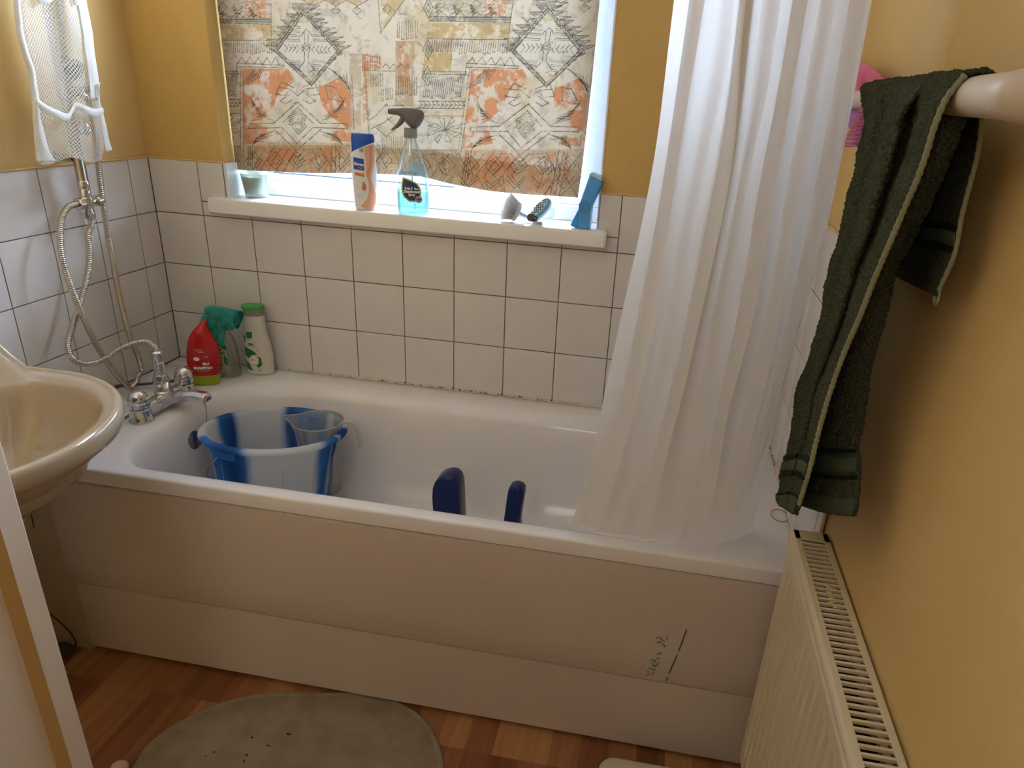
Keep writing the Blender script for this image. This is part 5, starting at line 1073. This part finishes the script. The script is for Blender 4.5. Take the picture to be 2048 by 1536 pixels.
# blue plastic holder
o = empty('plastic_holder', (1.278, -.004, SZ1 + .001), math.radians(-8), 'bright blue plastic folding holder standing at the right end of the sill', 'holder')
BL_ = mat('bright blue plastic', '5aa8ea', .32, sss=.3); 
def slab(pts, y0, y1): return MB().rings([[(x, y0, z) for x, z in pts], [(x, y1, z) for x, z in pts]])
slab([(-.016, 0), (.015, 0), (.0165, .05), (.0165, .066), (-.0165, .066), (-.016, .05)], -.014, .014).build('upright', BL_, o, bevel=.0022)
slab([(-.016, .062), (.0165, .058), (.040, .118), (.0385, .124), (.010, .1345), (.004, .131)], -.013, .013).build('tilted_arm', BL_, o, bevel=.004)
slab([(-.0162, .052), (-.036, .008), (-.034, .004), (-.018, .000), (-.0165, .0)], -.012, .012).build('side_flap', mat('blue flap', '3a9cea', .32), o, bevel=.001)
slab([(.004, .132), (.010, .1350), (.0385, .1245), (.041, .130), (.0385, .137), (.012, .1455), (.006, .142)], -.013, .013).build('pale_tip', mat('pale blue tip', 'b4d3ea', .35), o, bevel=.003)
MB().lathe([(.0168, 0), (.0168, .0025), (.0155, .0035), (.0148, .0028), (0, .0028)], (.001, -.0142, .057), (0, -1, 0), 36, True, False).build('pivot_disc', mat('blue pivot disc', '4a93d2', .3), o)

# ------------------------------------------------------------------ washing-up brush on the ledge
zl = ZB + .001; o = empty('cleaning_brush', (.08, -.30, zl), 0, 'grey handled cleaning brush with a worn white bristle head on the tiled ledge', 'brush')
L0 = lambda u, v, z: at(u, v, 'z', ZB + z) - Vector((.08, -.30, zl))
MB().tube([L0(232, 772, .014), L0(262, 770, .012), L0(300, 767, .016), L0(345, 762, .020), L0(356, 761, .022)], [.0045, .0035, .0038, .0045, .004], 12, 6).build('handle', mat('dark grey handle', '3f4248', .35), o)
MB().tube([L0(232, 772, .014), L0(226, 780, .011), L0(218, 790, .010), L0(208, 798, .010)], [.005, .009, .011, .008], 14, 5).build('head', mat('grey brush head', '55585c', .45), o)
hc = L0(214, 788, .016); bristles(tuple(hc), (-.25, -.25, .9), .019, .022, 520, .55, .00045, 5).build('bristles', mat('greyish bristles', 'cfc6be', .7), o, smooth=False)

# ------------------------------------------------------------------ bucket and jug in the bath
TH = -math.atan(.126); bc = Vector((.511, -.331, .53)); nv = Vector((0, math.sin(-TH), math.cos(TH))); HB = .300
bo = bc - nv * HB; o = empty('bucket', bo, 0, 'big translucent white bucket with blue stripes standing in the tap end of the bath', 'bucket'); o.rotation_euler = (TH, 0, 0)
RI = Matrix.Rotation(-TH, 3, 'X')
def ang(u, v): p = RI @ (at(u, v, 'z', .53) - bc); return math.atan2(p.y, p.x)
bands = [(ang(420, 835), ang(466, 822), 1.0), (ang(567, 812), ang(645, 819), .95), (ang(408, 884), ang(500, 902), .95), (ang(648, 890), ang(680, 875), 1.0), (ang(686, 872), ang(697, 850), 1)]
def amt(a, z):
    s_ = 0
    for a0, a1, k in bands:
        m_ = (a0 + a1) / 2; h = abs((a1 - a0 + PI) % (2 * PI) - PI) / 2; d = abs((a - m_ + PI) % (2 * PI) - PI); s_ = max(s_, k * min(1, max(0, (h + .07 + .03 * math.sin(z * 30) - d) / .13)))
    return s_
prof = [(.128, .0), (.133, .003), (.1345, .02), (.142, .08), (.152, .16), (.162, .24), (.1685, .272), (.172, .280), (.180, .282), (.186, .284), (.190, .290), (.1885, .297), (.183, .300), (.174, .300), (.1705, .297), (.1685, .29), (.1665, .272), (.160, .24), (.150, .16), (.1405, .08), (.132, .012), (0.02, .006)]
N_ = 180; mb = MB(); mb.rings([[(r * math.cos(2 * PI * k / N_), r * math.sin(2 * PI * k / N_), z) for k in range(N_)] for r, z in prof], True, True)
g = mb.build('body', cloth_mat('bucket plastic', 'dfe6ea', .55, .0, 50, attr='print', rough=.3), o, angle=60)
c0 = np.array(lin('f0f3f8')); c1 = np.array(lin('3f9ae0')); c2 = np.array(lin('0a3a9c')); cols = []
for r, z in prof:
    for k in range(N_):
        a = 2 * PI * k / N_; s_ = amt(a, z); s2 = max(0, s_ - .6) / .4 * (.5 + .5 * math.sin(a * 7 + 1)); c = c0 * (1 - s_) + c1 * s_; c = c * (1 - .8 * s2) + c2 * .8 * s2; cols.append((*c, 1))
at_ = g.data.color_attributes.new('print', 'FLOAT_COLOR', 'POINT'); at_.data.foreach_set('color', np.array(cols, np.float32).ravel())
la = ang(440, 908); BLU = mat('blue lug plastic', '1f6fbe', .3)
for sgn in (0, PI):
    a = la + sgn; mb = MB(); rs = []
    for t_ in np.linspace(-.19, .19, 9): rs.append([(r * math.cos(a + t_), r * math.sin(a + t_), z) for r, z in ((.164, .284), (.184 - .01 * (abs(t_) > .16), .284), (.180 - .006 * (abs(t_) > .16), .262), (.165, .256))])
    mb.rings(rs); mb.build('handle_lug', BLU, o, bevel=.001)
ld = Vector((math.cos(la), math.sin(la), 0)); hd = Vector((ld.y, -ld.x, 0)); hd = hd if hd.x < 0 else -hd; dn = (hd * .72 + Vector((0, 0, -.69))).normalized(); pts = []
for k in range(25): t_ = k / 24 * PI; pts.append(Vector((0, 0, .272)) + ld * .190 * math.cos(t_) + dn * .205 * math.sin(t_))
MB().tube(pts, .0023, 10, 2).build('wire_handle', mat('steel wire', 'c4c8cc', .25, 1), o)
mb = MB()
for k in range(12):
    a = 2 * PI * k / 12 + .1; mb.tube([(r * math.cos(a), r * math.sin(a), z) for r, z in ((.1418, .08), (.1518, .16), (.1616, .238))], .0010, 6)
mb.build('moulded_ribs', cloth_mat('pale plastic ribs', 'd4dee4', .4), o)

jc = Vector((.600, -.270, .0)); JR = .068
rimc = at(636, 843, 'z', .545); jc = Vector((rimc.x, rimc.y, .33)); jh = .218
o = empty('measuring_jug', jc, 0, 'clear plastic measuring jug standing inside the striped bucket', 'jug')
sa = math.atan2(-.10, -1.0); JM = thin_mat('clear jug plastic', 'f6fafb', .16, .12, .2)
def jring(r, z, lip=0):
    out = []
    for k in range(64):
        a = 2 * PI * k / 64; d = abs((a - sa + PI) % (2 * PI) - PI); e = lip * max(0, 1 - d / .5) ** 1.5; out.append(((r + e) * math.cos(a), (r + e) * math.sin(a), z + e * .18))
    return out
MB().rings([jring(.046, 0), jring(.049, .003), jring(.053, .08), jring(.058, .15), jring(.061, .185, .006), jring(.066, .210, .022), jring(.0675, jh, .030)], True, False).build('body', JM, o, solid=.0014, angle=60)
mb = MB(); rg = jring(.0675, jh, .030); mb.tube([Vector(p) for p in rg] + [Vector(rg[0])], .0016, 8); mb.build('rim', thin_mat('thick clear rim', 'f6fafa', .45, .15, .2), o)
ha = sa + PI + .1; hx = Vector((math.cos(ha), math.sin(ha), 0)); mb = MB(); mb.tube([hx * .064 + Vector((0, 0, jh - .006)), hx * .082 + Vector((0, 0, jh + .001)), hx * .098 + Vector((0, 0, jh - .008)), hx * .106 + Vector((0, 0, jh - .035)), hx * .112 + Vector((0, 0, jh - .075))], [.005, .0048, .0045, .0042, .004], 12, 6)
mb.build('handle', thin_mat('clear handle', 'f4f8f8', .5, .15, .2), o)

# ------------------------------------------------------------------ blue bath seat
ys_ = -.40; zf = ZB - .346 + .001
def sx(u, v): return at(u, v, 'y', ys_)
o = empty('bath_chair', ((sx(870, 1000).x + sx(1045, 1000).x) / 2, ys_, zf), 0, 'dark blue plastic bath seat with two upright arms in the middle of the bath', 'bath chair'); ox = o.location.x
NB = mat('dark blue plastic', '12235e', .3)
def arm(name, pts_l, pts_r, dy, y=0):
    "upright arm between two traced edges with real depth"
    A_ = [sx(*p) for p in pts_l]; B_ = [sx(*p) for p in pts_r]; out = [(p.x - ox, p.z - zf) for p in A_] + [(p.x - ox, p.z - zf) for p in B_[::-1]]; zb_ = [(out[-1][0] + .010, .03), (out[0][0] - .004, .03)]; out = out + zb_
    c = (sum(p[0] for p in out) / len(out), 0); rs = []
    for t_, ins in ((-dy, .006), (-dy + .003, .0015), (-dy + .007, 0), (dy - .007, 0), (dy - .003, .0015), (dy, .006)): rs.append([(x + (ins if x < c[0] else -ins), y + t_, z - (ins if z > .2 else 0)) for x, z in out])
    MB().rings(rs).build(name, NB, o, angle=50)
arm('backrest', [(872, 1018), (870, 985), (871, 968), (876, 955), (885, 947), (898, 943)], [(926, 1012), (925, 985), (924, 965), (920, 952), (912, 945), (903, 943)], .030)
arm('front_post', [(1010, 1035), (1014, 1005), (1017, 985), (1019, 974), (1024, 968), (1031, 966)], [(1042, 1035), (1046, 1008), (1050, 985), (1050, 976), (1046, 970), (1038, 967)], .020)
mb = MB(); xa, xb = sx(885, 1018).x - ox, sx(1032, 1035).x - ox
mb.rings([[(x, y, z) for x, y in ell((xa + xb) / 2, 0, (xb - xa) / 2 + a, .11 + a, 48)] for a, z in ((.0, .0), (.03, .004), (.035, .012), (.03, .022), (.0, .028), (-.04, .024))]); mb.build('seat_base', NB, o, angle=60)

# ------------------------------------------------------------------ floor things
pm = [(263, 1536), (288, 1497), (334, 1458), (397, 1423), (460, 1399), (534, 1386), (622, 1385), (727, 1385), (770, 1392), (815, 1413), (854, 1444), (875, 1480), (884, 1511), (885, 1540)]
Q = [at(u, v, 'z', .006) for u, v in pm]; Q = [Vector((.468, -1.12, .006)), Vector((.462, -1.03, .006))] + Q[:] + [Vector((1.135, -.92, .006)), Vector((1.13, -1.05, .006)), Vector((1.09, -1.20, .006)), Vector((.98, -1.30, .006)), Vector((.80, -1.33, .006)), Vector((.63, -1.30, .006)), Vector((.51, -1.22, .006)), Vector((.468, -1.12, .006))]
Q = spline(Q, 8)[:-1]; cc = sum(Q, Vector()) / len(Q); mb = MB()
def mr(s_in, z): return [((p - cc).normalized() * ((p - cc).length - s_in) + cc).to_tuple()[:2] + (z,) for p in Q]
mb.rings([mr(0, .001), mr(-.001, .003), mr(.0, .006), mr(.003, .0072), mr(.010, .0068), mr(.0125, .0058), mr(.0145, .0068), mr(.08, .0075), mr(.2, .0078)])
o = mb.build('bath_mat', mat('grubby beige mat', 'a08e78', 1, bump=1, bscale=140, var=.7, vscale=16, vcol='80705a', spec=.05), angle=60); tag(o, 'grubby beige oval bath mat with a stitched edge on the wooden floor', 'bath mat')
mb = MB()
for u, v, a, b_ in ((577, 1468, .0065, .003), (504, 1475, .0035, .003), (537, 1491, .007, .0015), (493, 1510, .003, .003), (488, 1522, .003, .003), (428, 1504, .002, .003), (358, 1465, .002, .001), (567, 1482, .002, .001), (711, 1430, .002, .001), (715, 1470, .0015, .001), (760, 1416, .001, .001), (411, 1512, .004, .001)):
    p = at(u, v, 'z', .009); mb.ball((p.x, p.y, .0088), 1, 10, (a, b_, .0007))
sp_ = mb.build('stains', mat('dark stain', '3a2c20', .9), o); sp_['kind'] = 'stuff'
e1, e2 = at(1215, 1536, 'z', .045), at(1250, 1519, 'z', .045)
o = empty('bathroom_scale', (1.66, -.94, .0), 0, 'corner of a cream bathroom scale on the floor beside the radiator', 'scale'); mb = MB()
def sr(i, z): return [(x - 1.66, y + .94, z) for x, y, _ in rr(1.490 + i, 1.775 - i, -1.06 + i, -.762 - i, (.035,) * 4, 0)]
mb.rings([sr(.006, .012), sr(0, .016), sr(0, .036), sr(.002, .041), sr(.006, .043), sr(.02, .0435)]); mb.build('platform', mat('cream scale top', 'd3c9ad', .35, var=.2), o, angle=50)
for x, y in ((-.11, -.09), (.08, -.09), (-.11, .13), (.08, .13)): MB().lathe([(.014, 0), (.016, .002), (.014, .013)], (x, y, .0005), n=20).build('foot', M['dark'], o)
mb = MB(); mb.ball(at(240, 1534, 'z', .012), .016, 14, (1.2, 1, .7)); mb.v = [(x, y, max(.0005, z)) for x, y, z in mb.v]; tag(mb.build('tissue', mat('pale pink tissue', 'd8b8a6', .9, bump=1, bscale=60)), 'scrap of pale pink tissue on the floor at the edge of the mat', 'tissue')
# hair tie on the bath corner
p = at(1560, 1031, 'z', ZB + .002); mb = MB(); mb.tube([p + Vector((.020 * math.cos(a), .026 * math.sin(a), .0005)) for a in np.linspace(0, 2 * PI, 30)], .0011, 8)
tag(mb.build('elastic_band', mat('tan elastic', 'b98a50', .6)), 'thin tan elastic band lying on the right corner of the bath', 'elastic band')
